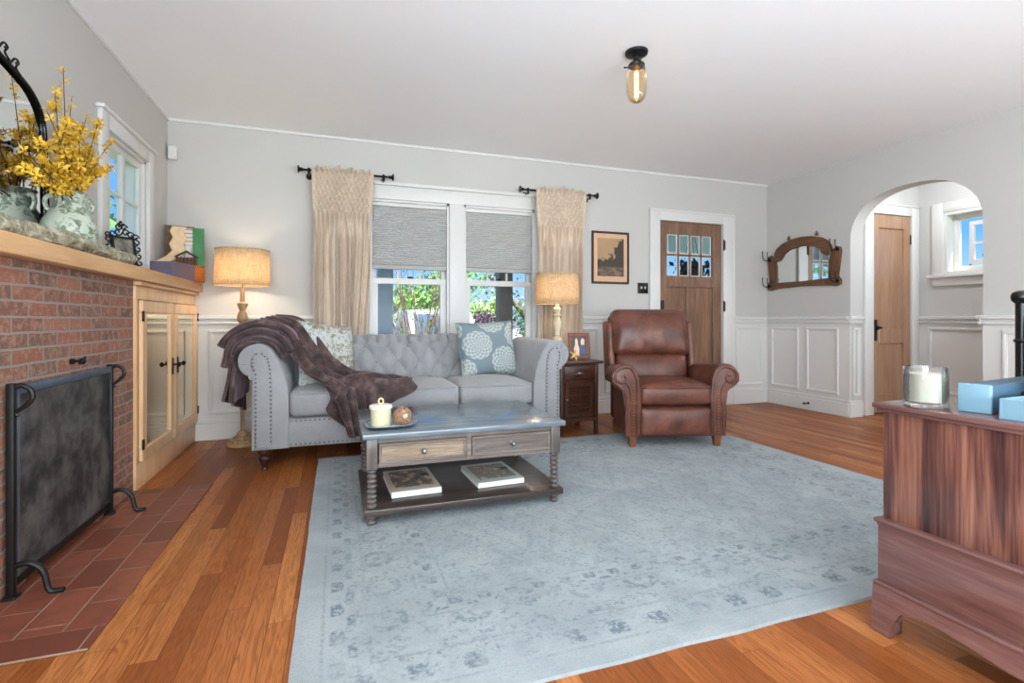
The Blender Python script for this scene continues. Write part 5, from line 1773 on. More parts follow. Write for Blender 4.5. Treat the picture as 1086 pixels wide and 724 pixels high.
for yo, zo in ((yA - 0.005, 1.63), (yA - 0.005, 1.33), (yB + 0.005, 1.65), (yB + 0.005, 1.335)):
    b = B()
    b.lathe([(0.0, -0.012), (0.016, -0.012), (0.018, -0.004), (0.018, 0.0), (0.0, 0.0)], axis='x', o=(xw - 0.028, yo, zo), seg=14)
    b.tube(spline([(xw - 0.03, yo, zo), (xw - 0.09, yo, zo - 0.005), (xw - 0.125, yo, zo + 0.025), (xw - 0.13, yo, zo + 0.085)], 6), [0.005] * 19, 8)
    b.ball((xw - 0.13, yo, zo + 0.09), 0.009, 8)
    b.tube(spline([(xw - 0.03, yo, zo + 0.006), (xw - 0.055, yo, zo + 0.035), (xw - 0.06, yo, zo + 0.085)], 6), 0.004, 8)
    b.ball((xw - 0.06, yo, zo + 0.09), 0.007, 8)
    tag(b.build('coat_hook', BRONZE, r), 'dark metal double coat hook')

# ---- doorstop on the baseboard
b = B()
b.tube([(XR - 0.026, 3.99, 0.075), (XR - 0.085, 3.99, 0.075)], 0.006, 10); b.ball((XR - 0.09, 3.99, 0.075), 0.013, 10); b.lathe([(0, -0.004), (0.014, -0.004), (0.014, 0)], axis='x', o=(XR - 0.026, 3.99, 0.075), seg=12)
tag(b.build('door_stop', BRONZE), 'small metal door stop on the baseboard beside the arch', 'door stop')

# ---- ceiling light
cl = (1.648, 2.539)
r = thing('ceiling_light', 'dark ceiling light with pill shaped amber glass shade and long filament', 'ceiling light', (cl[0], cl[1], H))
b = B()
b.lathe([(0.0, 2.455), (0.016, 2.455), (0.018, 2.48), (0.050, 2.488), (0.064, 2.496), (0.066, 2.509), (0.0, 2.5095)], cl, 28)
b.build('canopy', BLACK, r)
b = B()
b.lathe([(0.0, 2.425), (0.046, 2.425), (0.048, 2.432), (0.034, 2.445), (0.020, 2.457), (0.0, 2.458)], cl, 24)
for k in range(3):
    a = 2 * pi * k / 3 + 0.3
    b.tube([(cl[0] + 0.044 * cos(a), cl[1] + 0.044 * sin(a), 2.428), (cl[0] + 0.066 * cos(a), cl[1] + 0.066 * sin(a), 2.432)], 0.004, 6); b.ball((cl[0] + 0.068 * cos(a), cl[1] + 0.068 * sin(a), 2.432), 0.006, 8)
b.build('shade_holder', BLACK, r)
b = B()
pr = [(0.042, 2.44), (0.046, 2.42), (0.056, 2.40), (0.058, 2.37), (0.058, 2.28), (0.054, 2.255), (0.044, 2.232), (0.026, 2.217), (0.0, 2.212)]
b.lathe(pr[::-1], cl, 32)
AMBER = glass('amber_glass', (0.99, 0.86, 0.66, 1), 0.06)
tag(b.build('glass_shade', AMBER, r), 'clear amber glass shade')
b = B(); b.tube([(cl[0], cl[1], 2.40), (cl[0], cl[1], 2.245)], 0.0105, 10)
tag(b.build('filament_tube', emit('amber_filament', (1, 0.66, 0.28, 1), 6.0), r), 'glowing amber filament')
b = B(); b.lathe([(0.0, 2.395), (0.017, 2.395), (0.020, 2.425), (0.0, 2.426)], cl, 16); b.build('socket', BRASS, r)

# ================================================================== RUG AND COFFEE TABLE
RC = (1.45, 2.44)
b = B()
def rugpt(u, v):
    x = -1.57 + 3.14 * u; y = -1.22 + 2.44 * v
    x += 0.006 * noise.noise(Vector((y * 5, u * 2, 1))); y += 0.006 * noise.noise(Vector((x * 5, v * 2, 5)))
    return (x, y, 0.011 + 0.0012 * noise.noise(Vector((x * 6, y * 6, 0))))
V = b.surf(rugpt, 150, 120)
# turned-down edge
edge = [V[i][0] for i in range(151)] + [V[150][j] for j in range(1, 121)] + [V[i][120] for i in range(149, -1, -1)] + [V[0][j] for j in range(119, 0, -1)]
low_ = [b.bm.verts.new((v.co.x * 1.001, v.co.y * 1.001, 0.0005)) for v in edge]
for k in range(len(edge)):
    b.bm.faces.new((edge[k], low_[k], low_[(k + 1) % len(edge)], edge[(k + 1) % len(edge)]))
b.cap(low_)
o = b.build('area_rug', RUG, smooth=60)
o.location = (RC[0], RC[1], 0)
tag(o, 'large faded pale blue-grey patterned rug on the wood floor', 'rug')

TOPW = wood('sky_tinted_top', S(80, 90, 100), S(102, 114, 124), S(126, 138, 148), 'x', 0.2, 1.0, 0.8, 0.25)  # blue of the reflected sky painted into the wood colour
GREYW = wood('grey_brown_wood', S(84, 74, 68), S(110, 98, 92), S(136, 124, 116), 'x', 0.42, 1.0)
GREYZ = wood('grey_brown_leg', S(60, 54, 52), S(88, 80, 76), S(122, 112, 106), 'z', 0.34, 1.4)
TAN = wood('rough_tan_drawer', S(104, 86, 70), S(136, 116, 96), S(166, 146, 124), 'x', 0.5, 1.2, 1.4)
DRKD = wood('rough_grey_drawer', S(72, 64, 60), S(98, 88, 82), S(122, 112, 104), 'x', 0.5, 1.2)
SHELFW = wood('dark_shelf_wood', S(44, 36, 34), S(64, 54, 50), S(86, 74, 68), 'x', 0.28, 1.0, 0.8, 0.15)
Z0 = 0.012
cx0, cx1, cy0, cy1 = 0.125, 1.085, 2.37, 3.03
ct = thing('coffee_table', 'weathered two drawer coffee table with spool legs standing on the rug', 'coffee table', ((cx0 + cx1) / 2, (cy0 + cy1) / 2, Z0))
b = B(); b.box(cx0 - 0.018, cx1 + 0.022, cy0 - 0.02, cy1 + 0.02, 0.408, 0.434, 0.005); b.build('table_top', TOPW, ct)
b = B()
b.box(cx0 + 0.05, cx1 - 0.05, cy0 + 0.012, cy0 + 0.03, 0.385, 0.408); b.box(cx0 + 0.05, cx1 - 0.05, cy0 + 0.012, cy0 + 0.03, 0.272, 0.288)
b.box(0.605 - 0.012, 0.605 + 0.012, cy0 + 0.010, cy0 + 0.03, 0.272, 0.408)
b.box(cx0 + 0.05, cx1 - 0.05, cy1 - 0.03, cy1 - 0.012, 0.272, 0.408); b.box(cx0 + 0.012, cx0 + 0.03, cy0 + 0.05, cy1 - 0.05, 0.272, 0.408); b.box(cx1 - 0.03, cx1 - 0.012, cy0 + 0.05, cy1 - 0.05, 0.272, 0.408)
b.box(cx0 + 0.03, cx1 - 0.03, cy0 + 0.035, cy1 - 0.03, 0.276, 0.284)
b.build('apron', GREYW, ct)
for x0_, x1_, m_, lab in ((cx0 + 0.055, 0.590, TAN, 'tan rough sawn drawer front'), (0.620, cx1 - 0.055, DRKD, 'dark grey rough sawn drawer front')):
    b = B()
    b.box(x0_, x1_, cy0 + 0.008, cy0 + 0.02, 0.290, 0.383)
    o = b.build('drawer', m_, ct); tag(o, lab)
    b = B(); b.frame('y', cy0 + 0.001, x0_, x1_, 0.290, 0.383, 0.013, 0.012, 0.003); b.build('moulding', GREYW, o)
    b = B(); b.lathe([(0.0, -0.030), (0.008, -0.029), (0.013, -0.022), (0.013, -0.015), (0.006, -0.010), (0.006, 0.0), (0.011, 0.004), (0.0, 0.0045)], axis='y', o=((x0_ + x1_) / 2, cy0 + 0.003, 0.338), seg=16)
    tag(b.build('knob', STEEL, o), 'small grey metal knob')
b = B(); b.box(cx0 - 0.012, cx1 + 0.012, cy0 - 0.012, cy1 + 0.012, 0.058, 0.088, 0.004); b.build('lower_shelf', SHELFW, ct)
for lx_ in (cx0 + 0.025, cx1 - 0.025):
    for ly_ in (cy0 + 0.025, cy1 - 0.025):
        b = B()
        b.box(lx_ - 0.025, lx_ + 0.025, ly_ - 0.025, ly_ + 0.025, 0.268, 0.409, 0.003)
        prof = [(0.0, Z0), (0.014, Z0)]
        for zb, zt_, n in ((Z0, 0.060, 2), (0.086, 0.270, 8)):
            h = (zt_ - zb) / n
            for k in range(n):
                for q in range(1, 6):
                    a = pi * q / 6
                    prof.append((0.012 + 0.011 * sin(a), zb + h * (k + q / 6)))
                prof.append((0.012, zb + h * (k + 1)))
        prof.append((0.0, 0.27))
        b.lathe(prof, (lx_, ly_), 18)
        b.build('leg', GREYZ, ct)

# ---- things on the coffee table
tz = 0.4345
b = B()
def dish(u, v):
    a = 2 * pi * u
    rr = 0.118 * (1 + 0.05 * cos(3 * a + 0.6) + 0.03 * cos(5 * a)) * v
    return (0.240 + rr * 1.06 * cos(a), 2.505 + rr * 0.92 * sin(a), tz + 0.004 + 0.016 * max(0, v - 0.75) / 0.25 * (0.8 + 0.2 * cos(4 * a)))
b.surf(dish, 48, 12, cu=True)
o = b.build('plate', plain('silver_grey_glaze', S(150, 156, 160), 0.18, 0.5, 0.1, 20))
mod(o, 'SOLIDIFY', thickness=0.004, offset=-1)
tag(o, 'silvery grey free form plate on the coffee table', 'plate')
kc = (0.200, 2.505)
r = thing('candle_jar', 'cream lidded candle jar with loop handle on the coffee table plate', 'candle', (kc[0], kc[1], tz + 0.006))
WAX = plain('cream_wax', S(208, 203, 170), 0.5, var=0.03); WAX.node_tree.nodes['Principled BSDF'].inputs['Subsurface Weight'].default_value = 0.0
b = B(); b.lathe([(0.0, 0.441), (0.046, 0.441), (0.048, 0.446), (0.048, 0.520), (0.051, 0.523), (0.0, 0.523)], kc, 32); b.build('jar_body', WAX, r)
b = B(); b.lathe([(0.0, 0.523), (0.053, 0.523), (0.055, 0.528), (0.054, 0.538), (0.048, 0.541), (0.0, 0.541)], kc, 32); b.build('lid', plain('off_white_lid', S(236, 232, 214), 0.5), r)
b = B()
b.tube([(kc[0], kc[1], 0.54), (kc[0], kc[1], 0.548)] , 0.004, 8)
b.tube([(kc[0] + 0.011 * cos(2 * pi * k / 16), kc[1], 0.558 + 0.013 * sin(2 * pi * k / 16)) for k in range(16)], 0.0035, 8, closed=True)
b.build('loop_handle', plain('cream_cord', S(222, 206, 150), 0.7), r)
r = thing('woven_ball', 'brown twig woven ball beside the candle jar on the plate', 'ornament', (0.298, 2.478, tz + 0.006))
rng = random.Random(3)
b = B()
for k in range(16):
    ax_ = Vector((rng.uniform(-1, 1), rng.uniform(-1, 1), rng.uniform(-1, 1))).normalized()
    u_ = ax_.orthogonal().normalized(); w_ = ax_.cross(u_)
    b.tube([Vector((0.298, 2.478, 0.4855)) + (u_ * cos(2 * pi * q / 28) + w_ * sin(2 * pi * q / 28)) * 0.0415 for q in range(28)], 0.0034, 6, closed=True)
b.build('twigs', plain('light_brown_twig', S(150, 112, 84), 0.7, var=0.25, scale=60), r)
b = B(); b.ball((0.298, 2.478, 0.4855), 0.034, 16)
tag(b.build('pale_core', plain('pale_core', S(206, 190, 170), 0.8, var=0.2, scale=60), r), 'pale core')

def cover_mat(name, seed, top, a, c, d):
    t = NT(name, 0.3)
    x, y, z = t.xyz('Generated')
    n1 = t.noise(5.0 + seed, t.coord('Generated'), 4, 0.6)
    pic = t.ramp(n1, [(0.34, a), (0.44, c), (0.50, S(84, 96, 92)), (0.56, S(196, 150, 112)), (0.66, d)])
    band = t.m_('MULTIPLY', t.step(y, 0.14, 0.16), t.m_('SUBTRACT', 1.0, t.step(y, 0.90, 0.92)))
    bandx = t.m_('MULTIPLY', t.step(x, 0.08, 0.11), t.m_('SUBTRACT', 1.0, t.step(x, 0.90, 0.92)))
    t.color(t.mix(t.m_('MULTIPLY', band, bandx), top, pic))
    return t.m
WP = plain('white_pages', S(232, 230, 226), 0.7, var=0.02)
def book(name, label, c, w, d, h, rot, mat):
    r = thing(name, label, 'book', (c[0], c[1], 0.0885), rot, group='books on the coffee table shelf')
    b = B(); b.box(-w / 2 + 0.004, w / 2 - 0.003, -d / 2 + 0.003, d / 2 - 0.003, 0.003, h - 0.003); b.build('pages', WP, r, local=True, smooth=0)
    b = B(); b.box(-w / 2, w / 2, -d / 2, d / 2, h - 0.003, h, 0.001, 1); cv = b.build('cover', mat, r, local=True, smooth=0)
    b = B(); b.box(-w / 2, w / 2, -d / 2, d / 2, 0, 0.003, 0.001, 1); b.box(-w / 2, w / 2, -d / 2, -d / 2 + 0.004, 0.0, h, 0.001, 1); b.build('spine', WP, r, local=True, smooth=0)
    # a line or two of small title type, plain bars as unreadable as in the photo
    b = B()
    b.box(w / 2 - 0.06, w / 2 - 0.02, d / 2 - 0.15, d / 2 - 0.11, h, h + 0.0004)
    b.build('title_block', plain(name + '_ink', S(60, 70, 66), 0.5), cv, local=True, smooth=0)
book('magazine', 'white spined book with brown interior photo on the table shelf, under the candle', (0.365, 2.67), 0.245, 0.36, 0.030, radians(2), cover_mat('cover_interior', 0, S(204, 190, 178), S(54, 48, 44), S(118, 96, 84), S(206, 196, 184)))
book('magazine', 'pale covered book on the table shelf under the dark grey drawer', (0.80, 2.66), 0.255, 0.33, 0.028, radians(3), cover_mat('cover_pale', 2, S(196, 198, 190), S(96, 92, 84), S(156, 150, 134), S(196, 192, 178)))

# ================================================================== MAHOGANY CHEST
MAHV = None
t = NT('figured_mahogany', 0.26)
x, y, z = t.xyz('Object')
big = t.noise(1.0, t.scaled((8, 18, 1.2)), 4, 0.55, 0.9)
fine = t.noise(1.0, t.scaled((60, 160, 5)), 3, 0.6)
f = t.m_('ADD', t.m_('MULTIPLY', big, 0.75), t.m_('MULTIPLY', fine, 0.25))
t.color(t.ramp(f, [(0.36, S(56, 36, 36)), (0.46, S(92, 58, 52)), (0.54, S(126, 82, 68)), (0.64, S(152, 106, 88))]))
t.p.inputs['Coat Weight'].default_value = 0.3; t.p.inputs['Coat Roughness'].default_value = 0.2
MAHV = t.m
MAHY = wood('mahogany', S(84, 54, 52), S(108, 74, 70), S(130, 96, 90), 'y', 0.25, 0.8, 0.8, 0.4)
hx0, hx1, hy0, hy1 = 1.575, 2.33, 0.20, 1.085
ch = thing('wooden_chest', 'reddish mahogany chest with bracket feet in the near corner', 'chest', ((hx0 + hx1) / 2, (hy0 + hy1) / 2, 0))
b = B()
b.box(hx0 - 0.035, hx1 + 0.02, hy0 - 0.02, hy1 + 0.010, 0.684, 0.700, 0.005); b.box(hx0 - 0.022, hx1 + 0.012, hy0 - 0.012, hy1 + 0.004, 0.672, 0.684, 0.004)
b.build('chest_top', MAHY, ch)
b = B(); b.box(hx0, hx1, hy0, hy1, 0.345, 0.672, 0.003); b.build('upper_case', MAHV, ch)
b = B()
b.box(hx0 - 0.028, hx1 + 0.01, hy0 - 0.01, hy1 + 0.012, 0.336, 0.349, 0.006, 3); b.box(hx0 - 0.018, hx1 + 0.005, hy0 - 0.005, hy1 + 0.008, 0.326, 0.337, 0.004, 2); b.build('waist_moulding', MAHY, ch)
b = B(); b.box(hx0 - 0.015, hx1, hy0, hy1 + 0.005, 0.155, 0.328, 0.003); b.build('lower_case', MAHY, ch)
b = B()
b.box(hx0 - 0.026, hx1 + 0.01, hy0 - 0.01, hy1 + 0.014, 0.145, 0.158, 0.005, 3)
ap = [(hy1 + 0.016, 0.148), (hy1 + 0.018, 0.09), (hy1 + 0.024, 0.0), (hy1 - 0.035, 0.0), (hy1 - 0.042, 0.05), (hy1 - 0.062, 0.09), (hy1 - 0.10, 0.104), (hy1 - 0.16, 0.108), (hy1 - 0.22, 0.100), (hy1 - 0.32, 0.085)]
ap2 = [((hy0 + hy1) - y_, z_) for y_, z_ in ap[::-1]]
b.prism(ap + ap2, 'x', hx0 - 0.022, hx0 + 0.004, 0.003, 1)
b.build('bracket_base', MAHY, ch)
for px, py in ((hx0 - 0.018, hy1 - 0.03), (hx1 - 0.05, hy1 - 0.03), (hx1 - 0.05, hy0 - 0.015), (hx0 - 0.018, hy0 - 0.015)):
    b = B(); b.box(px, px + 0.06, py, py + 0.045, 0.0, 0.146, 0.004); b.build('foot', MAHY, ch)

zt = 0.7005
kc2 = (1.605, 0.985)
r = thing('jar_candle', 'cream candle in a clear glass jar on the mahogany chest', 'candle', (kc2[0], kc2[1], zt))
b = B()
b.lathe([(0.0, zt), (0.050, zt), (0.053, zt + 0.004), (0.053, zt + 0.112), (0.0505, zt + 0.114), (0.049, zt + 0.11), (0.049, zt + 0.016), (0.0, zt + 0.014)], kc2, 40)
b.build('glass_jar', glass('thick_clear_glass', (0.94, 0.95, 0.95, 1), 0.10), r)
b = B(); b.lathe([(0.0, zt + 0.0165), (0.047, zt + 0.0165), (0.0475, zt + 0.02), (0.0475, zt + 0.094), (0.044, zt + 0.095), (0.0, zt + 0.093)], kc2, 36); tag(b.build('wax', plain('pale_wax', S(208, 206, 190), 0.55, var=0.02), r), 'pale cream wax')
b = B(); b.tube([(kc2[0], kc2[1], zt + 0.092), (kc2[0] + 0.002, kc2[1], zt + 0.106)], 0.0015, 6); b.build('wick', BLACK, r)

BLUE = plain('light_blue_paint', S(108, 141, 158), 0.5, var=0.03)
BLUED = plain('shaded_slate_blue', S(60, 84, 104), 0.45, var=0.05)
PAPER = plain('cream_paper', S(214, 212, 204), 0.7, var=0.03)
def opentray(b_, x0_, x1_, y0_, y1_, z0_, z1_, w):
    b_.box(x0_, x1_, y0_, y1_, z0_, z0_ + w); b_.box(x0_, x1_, y0_, y0_ + w, z0_ + w, z1_, 0.001, 1); b_.box(x0_, x1_, y1_ - w, y1_, z0_ + w, z1_, 0.001, 1)
    b_.box(x0_, x0_ + w, y0_ + w, y1_ - w, z0_ + w, z1_, 0.001, 1); b_.box(x1_ - w, x1_, y0_ + w, y1_ - w, z0_ + w, z1_, 0.001, 1)
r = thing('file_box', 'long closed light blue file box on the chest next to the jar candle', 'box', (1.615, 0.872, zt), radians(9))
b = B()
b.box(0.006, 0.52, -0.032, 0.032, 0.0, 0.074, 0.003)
b.build('box_body', BLUED, r, local=True)  # shadow on the light blue box painted in as darker blue
b = B(); b.box(-0.004, 0.008, -0.036, 0.036, 0.0, 0.078, 0.004, 3); tag(b.build('end_panel', BLUE, r, local=True), 'pale blue end panel')
b = B(); b.box(0.20, 0.32, -0.0335, -0.031, 0.030, 0.046); tag(b.build('hand_slot', plain('dark_slot', S(26, 32, 38), 0.8), r, local=True), 'dark hand slot')
r = thing('letter_tray', 'open light blue letter tray at the front of the chest', 'tray', (1.60, 0.69, zt), radians(4))
b = B(); opentray(b, -0.005, 0.40, -0.12, 0.115, 0.0, 0.05, 0.006); b.build('tray_body', BLUE, r, local=True, smooth=0)
b = B(); b.box(0.03, 0.36, -0.10, 0.095, 0.0065, 0.038, 0.001, 1); tag(b.build('papers', PAPER, r, local=True, smooth=0), 'cream papers')
b = B()
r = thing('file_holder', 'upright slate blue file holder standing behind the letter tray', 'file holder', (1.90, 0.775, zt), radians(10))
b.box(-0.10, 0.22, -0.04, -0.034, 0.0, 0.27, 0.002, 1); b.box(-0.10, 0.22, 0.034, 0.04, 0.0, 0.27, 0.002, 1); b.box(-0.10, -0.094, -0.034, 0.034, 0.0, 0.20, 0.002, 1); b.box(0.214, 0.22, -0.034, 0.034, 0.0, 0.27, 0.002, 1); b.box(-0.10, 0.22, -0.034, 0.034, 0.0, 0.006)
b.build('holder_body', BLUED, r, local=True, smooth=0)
pc = (2.185, 1.045)
r = thing('black_post', 'black metal post with rounded cap standing behind the blue file box', 'post', (pc[0], pc[1], zt))
b = B(); b.lathe([(0.0, zt), (0.038, zt), (0.038, zt + 0.008), (0.022, zt + 0.016), (0.017, zt + 0.03), (0.017, zt + 0.31), (0.0, zt + 0.31)], pc, 24); b.build('shaft', BLACKG, r)
b = B()
b.lathe([(0.0, zt + 0.172), (0.018, zt + 0.172), (0.023, zt + 0.178), (0.018, zt + 0.186), (0.0, zt + 0.186)], pc, 24); b.build('collar', BLACKG, r)
b = B()
b.lathe([(0.0, zt + 0.305), (0.018, zt + 0.305), (0.027, zt + 0.315), (0.029, zt + 0.33), (0.024, zt + 0.342), (0.012, zt + 0.348), (0.0, zt + 0.349)], pc, 24); b.build('cap', BLACKG, r)

# ================================================================== OUTSIDE
GROUND = plain('sunlit_pavement', S(150, 150, 150), 0.9, var=0.08, scale=0.6)
LAWN = plain('lawn_green', S(104, 142, 72), 0.95, var=0.25, scale=1.2)
b = B(); b.box(-40, 46, YB + T, 80, -0.62, -0.55)
structure(b.build('ground', GROUND))
b = B(); b.box(-40, 46, 7.2, 11.5, -0.55, -0.52)
structure(b.build('lawn', LAWN))
b = B(); b.box(-40, XL - T - 0.01, -10, YB + T, -0.62, -0.55); b.box(VX + T + 0.01, 46, -10, YB + T, -0.62, -0.55)
structure(b.build('side_yard', LAWN))
PORCHG = plain('porch_grey_paint', S(196, 204, 214), 0.6, var=0.04)
b = B(); b.box(-1.6, 5.2, YB + T, 6.9, -0.55, -0.08)
structure(b.build('porch_floor', PORCHG))
b = B(); b.box(-1.6, 8.2, YB + T, 6.9, 2.30, 2.42); b.box(-1.6, 8.2, 6.38, 6.62, 1.97, 2.30)
structure(b.build('porch_roof', PORCHG))
def column(x, label, mat):
    r = thing('porch_column', label, 'column', (x, 6.5, -0.08), group='porch columns')
    b = B(); b.box(x - 0.095, x + 0.095, 6.405, 6.595, -0.02, 1.94, 0.01); b.build('shaft', mat, r)
    b = B(); b.box(x - 0.12, x + 0.12, 6.38, 6.62, -0.08, 0.02, 0.01); b.build('base', mat, r)
    b = B(); b.box(x - 0.12, x + 0.12, 6.38, 6.62, 1.92, 2.0, 0.01); b.build('capital', mat, r)
column(0.565, 'grey square porch column outside the window nearer the fireplace', PORCHG)
column(2.14, 'brown grey square porch column outside the window behind the medallion pillow', plain('shaded_column', S(160, 138, 128), 0.6, var=0.1))  # brown tone paints in the shade on this column
column(4.55, 'grey square porch column outside the front door', PORCHG)

BARK = plain('grey_bark', S(140, 116, 98), 0.9, var=0.3, scale=20, bump=0.4)
def leafmat(name, col):
    return plain(name, col, 0.7, var=0.35, scale=3.0)
def leaves(b, pts, n, spread, size, rng):
    for k in range(n):
        c = pts[rng.randrange(len(pts))] + Vector((rng.gauss(0, spread), rng.gauss(0, spread), rng.gauss(0, spread * .8)))
        d = Vector((rng.uniform(-1, 1), rng.uniform(-1, 1), rng.uniform(-1, 1))).normalized()
        a = d.orthogonal().normalized() * size * rng.uniform(.6, 1.3)
        c2 = d.cross(a) * 0.55
        v = [b.bm.verts.new(q) for q in (c - a, c - c2, c + a, c + c2)]
        b.bm.faces.new(v)
def shrub(name, label, base, height, width, nstem, nleaf, col, size, seed, group=None, cat='shrub'):
    rng = random.Random(seed)
    r = thing(name, label, cat, base, group=group)
    bs, tips = B(), []
    for k in range(nstem):
        a = rng.uniform(0, 2 * pi); q = rng.uniform(.25, 1)
        tp = Vector((base[0] + width * q * cos(a), base[1] + width * 0.6 * q * sin(a), base[2] + height * rng.uniform(.75, 1.05)))
        st = Vector(base) + Vector((rng.uniform(-.08, .08), rng.uniform(-.08, .08), 0))
        md = st.lerp(tp, .5) + Vector((rng.uniform(-.1, .1), 0, .12))
        pth = spline([st, md, tp], 6)
        bs.tube(pth, [0.013 * (1 - .75 * i / len(pth)) for i in range(len(pth))], 5)
        tips += pth[5:]
        for q2 in range(3):
            p0 = pth[rng.randint(4, len(pth) - 2)]
            e_ = p0 + Vector((rng.uniform(-.35, .35), rng.uniform(-.2, .2), rng.uniform(.15, .5)))
            bs.tube([p0, p0.lerp(e_, .5) + Vector((0, 0, .02)), e_], [.006, .004, .002], 4)
            tips += [e_, p0.lerp(e_, .6)]
    bs.build('stems', BARK, r)
    bl = B(); leaves(bl, tips, nleaf, .09, size, rng)
    tag(bl.build('foliage', leafmat(name + '_leaf', col), r, smooth=0), kind='stuff')
shrub('garden_shrub', 'loose many stemmed green shrub outside the window nearer the fireplace', (1.25, 8.2, -0.52), 2.5, 1.0, 36, 620, S(128, 168, 86), 0.03, 5)
shrub('garden_shrub', 'narrow twiggy shrub outside between window frame and grey column', (0.12, 8.0, -0.52), 2.3, 0.35, 16, 300, S(104, 140, 78), 0.025, 9)
def tree(label, base, h, rad, col, seed, n=2600, size=0.16, trunk=0.16):
    rng = random.Random(seed)
    r = thing('tree', label, 'tree', base, group='trees across the street')
    b = B()
    top = Vector(base) + Vector((0, 0, h * .7))
    b.tube(spline([base, Vector(base).lerp(top, .5) + Vector((.1, 0, 0)), top], 5), [trunk * (1 - .06 * i) for i in range(11)], 8)
    pts = [top]
    for k in range(9):
        a = rng.uniform(0, 2 * pi)
        s = Vector(base).lerp(top, rng.uniform(.4, .95))
        e_ = s + Vector((cos(a) * rad * .8, sin(a) * rad * .8, rng.uniform(.2, .5) * h * .5))
        b.tube([s, s.lerp(e_, .5) + Vector((0, 0, .1)), e_], [trunk * .45, trunk * .3, trunk * .12], 6)
        pts += [s.lerp(e_, q) for q in (.5, .75, 1.0)]
    b.build('trunk', BARK, r)
    bl = B(); leaves(bl, pts, n, rad * .30, size, rng)
    tag(bl.build('crown', leafmat('crown_leaf_%d' % seed, col), r, smooth=0), kind='stuff')
tree('bright green tree beyond the white van', (3.5, 19.0, -0.55), 3.9, 1.5, S(136, 184, 100), 21, 3200, .11)
tree('dark purple leaved tree far outside beside the brown column', (6.2, 22.2, -0.55), 2.0, 0.60, S(104, 84, 104), 22, 1500, .07)
tree('yellow green tree far outside behind the dark tree', (7.9, 27.0, -0.55), 3.0, 0.95, S(190, 216, 130), 23, 2200, .09)
tree('blue green tree far outside near the brown column', (9.3, 25.0, -0.55), 2.5, 1.0, S(140, 178, 160), 24, 2200, .09)
tree('green tree by the side yard outside the mantel window', (-5.2, 9.8, -0.55), 4.2, 1.5, S(120, 164, 104), 25, 2400, .13)
tree('green tree outside the vestibule window', (12.4, 6.6, -0.55), 2.4, 1.5, S(96, 138, 116), 26, 2600, .12)
# lichen covered limb across the second window
rng = random.Random(4)
r = thing('tree_limb', 'lichen spotted bare tree limb slanting outside the window behind the medallion pillow', 'tree', (2.95, 8.4, -0.52))
b = B()
pth = spline([(3.75, 8.4, -0.52), (3.55, 8.4, 0.35), (3.18, 8.4, 0.98), (2.78, 8.4, 1.42), (2.45, 8.4, 1.75)], 6)
b.tube(pth, [0.085 - 0.0026 * i for i in range(len(pth))], 8)
for k in range(10):
    p0 = pth[rng.randint(6, len(pth) - 2)]
    e_ = p0 + Vector((rng.uniform(-.1, .6), rng.uniform(-.2, .2), rng.uniform(-.1, .6)))
    b.tube([p0, p0.lerp(e_, .5), e_], [.02, .013, .005], 5)
b.build('branches', plain('lichen_bark_limb', S(120, 116, 92), 0.9, var=0.4, scale=14), r)
bl = B(); leaves(bl, pth[8:], 420, .22, .035, rng)
tag(bl.build('foliage', leafmat('limb_leaf', S(140, 160, 110)), r, smooth=0), kind='stuff')

# white houses across the street
HW = plain('white_clapboard', S(226, 224, 222), 0.8, var=0.02)
ROOFG = plain('grey_shingle', S(196, 186, 190), 0.9, var=0.08, scale=3)
def house(name, label, x0, x1, y0, y1, z1, ridge, roofm):
    r = thing(name, label, 'house', ((x0 + x1) / 2, (y0 + y1) / 2, -0.55))
    b = B(); b.box(x0, x1, y0, y1, -0.55, z1); b.build('wall', HW, r)
    b = B(); xm_ = (x0 + x1) / 2
    b.prism([(x0 - .3, z1 - .05), (x1 + .3, z1 - .05), (xm_, ridge)], 'y', y0 - .3, y1 + .3); b.build('roof', roofm, r)
    for xx in (x0 + (x1 - x0) * .25, x0 + (x1 - x0) * .7):
        b = B(); b.frame('y', y0 - .04, xx - .45, xx + .45, .1, z1 - .5, .08, .04); w = b.build('window', WHITE, r)
        b = B(); b.box(xx - .38, xx + .38, y0 - .02, y0 - .01, .18, z1 - .58); b.build('pane', plain('dark_house_glass', S(80, 96, 112), 0.15), w)
house('house', 'low white house across the street behind the white van', 2.4, 6.0, 25.0, 30, .7, 1.85, ROOFG)
house('house', 'white house across the street beyond the brown porch column', 8.7, 12.6, 31.0, 36, .9, 1.5, plain('pale_roof', S(206, 200, 198), .9, var=.05))
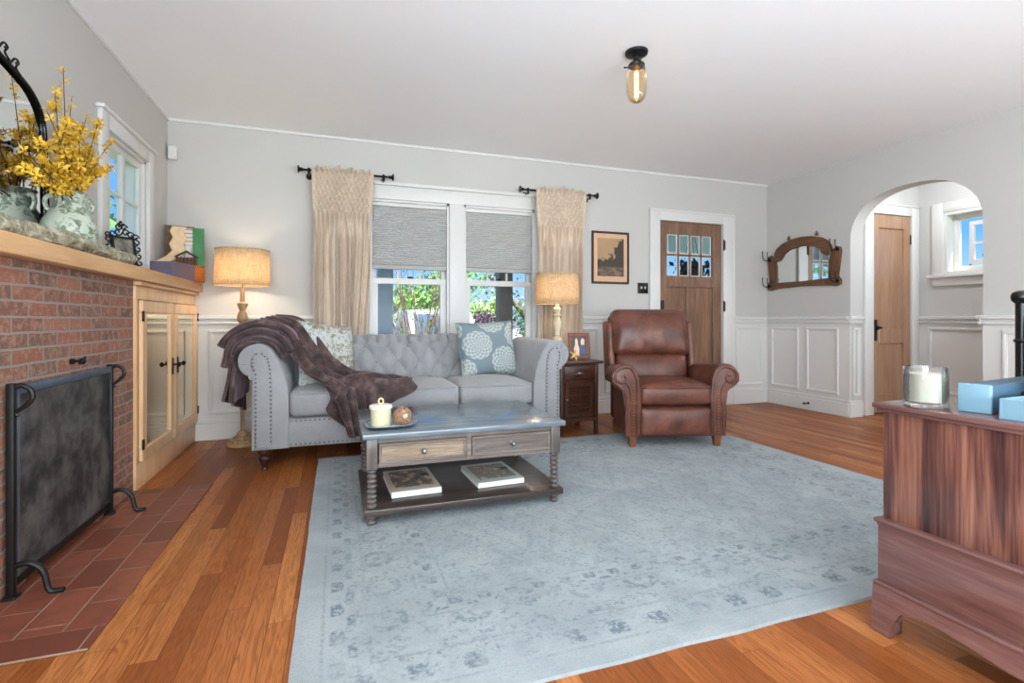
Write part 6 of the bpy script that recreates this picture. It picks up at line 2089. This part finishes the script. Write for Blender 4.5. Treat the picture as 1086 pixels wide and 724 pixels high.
# van parked in the street
PAINT = plain('white_car_paint', S(232, 236, 240), 0.25, var=0.01)
CARG = plain('car_glass', S(86, 116, 140), 0.08, 0.2, 0.1, 1)
r = thing('van', 'white van parked in the street outside the window', 'van', (2.55, 13.6, -0.55))
b = B()
prof = [(11.9, -.2), (11.9, .36), (12.0, .46), (12.75, .54), (13.25, 1.14), (13.6, 1.22), (15.9, 1.22), (16.0, .5), (16.0, -.2)]
b.prism(prof, 'x', 1.75, 3.45, 0.06, 3)
b.build('body', PAINT, r)
b = B(); b.prism([(12.72, .57), (13.20, 1.08), (13.185, 1.10), (12.70, .58)], 'x', 1.87, 3.33); tag(b.build('windscreen', CARG, r, smooth=0), 'blue tinted windscreen')
b = B(); b.box(1.745, 1.752, 13.4, 15.6, .6, 1.08, .0); b.build('side_window', CARG, r)
b = B(); b.box(1.78, 3.42, 11.86, 11.94, .02, .20, .02); tag(b.build('bumper', plain('dark_bumper', S(60, 64, 70), .5), r), 'dark bumper')
for xh in (1.95, 3.25):
    b = B(); b.ball((xh, 11.91, .31), .1, 12, (1.2, .3, .7)); b.build('headlight', STEEL, r)
TYRE = plain('black_tyre', S(32, 32, 34), .8)
for xh in (1.74, 3.28):
    for yh in (12.6, 15.2):
        b = B(); b.lathe([(0, 0), (.24, 0), (.32, .03), (.32, .15), (.24, .18), (0, .18)], axis='x', o=(xh, yh, -.23), seg=24); b.build('wheel', TYRE, r)
# hanging basket under the porch roof, seen through the door lights
hb = Vector((4.62, 5.75, 1.62))
r = thing('hanging_basket', 'dark hanging plant basket on the porch behind the door lights', 'planter', tuple(hb))
b = B(); b.lathe([(0.0, 1.50), (0.10, 1.50), (0.14, 1.62), (0.145, 1.63), (0.0, 1.63)], (hb.x, hb.y), 20)
for k in range(3):
    a = 2 * pi * k / 3
    b.tube([(hb.x + .14 * cos(a), hb.y + .14 * sin(a), 1.63), (hb.x, hb.y, 2.2995)], .004, 5)
b.build('basket', plain('brown_coir', S(86, 52, 40), .9, var=.3, scale=30), r)
bl = B(); leaves(bl, [hb + Vector((0, 0, .06)), hb + Vector((-.12, 0, .02)), hb + Vector((.13, 0, .0)), hb + Vector((0, 0, -.05))], 260, .07, .05, rng)
tag(bl.build('foliage', leafmat('basket_leaf', S(70, 60, 58)), r, smooth=0), kind='stuff')
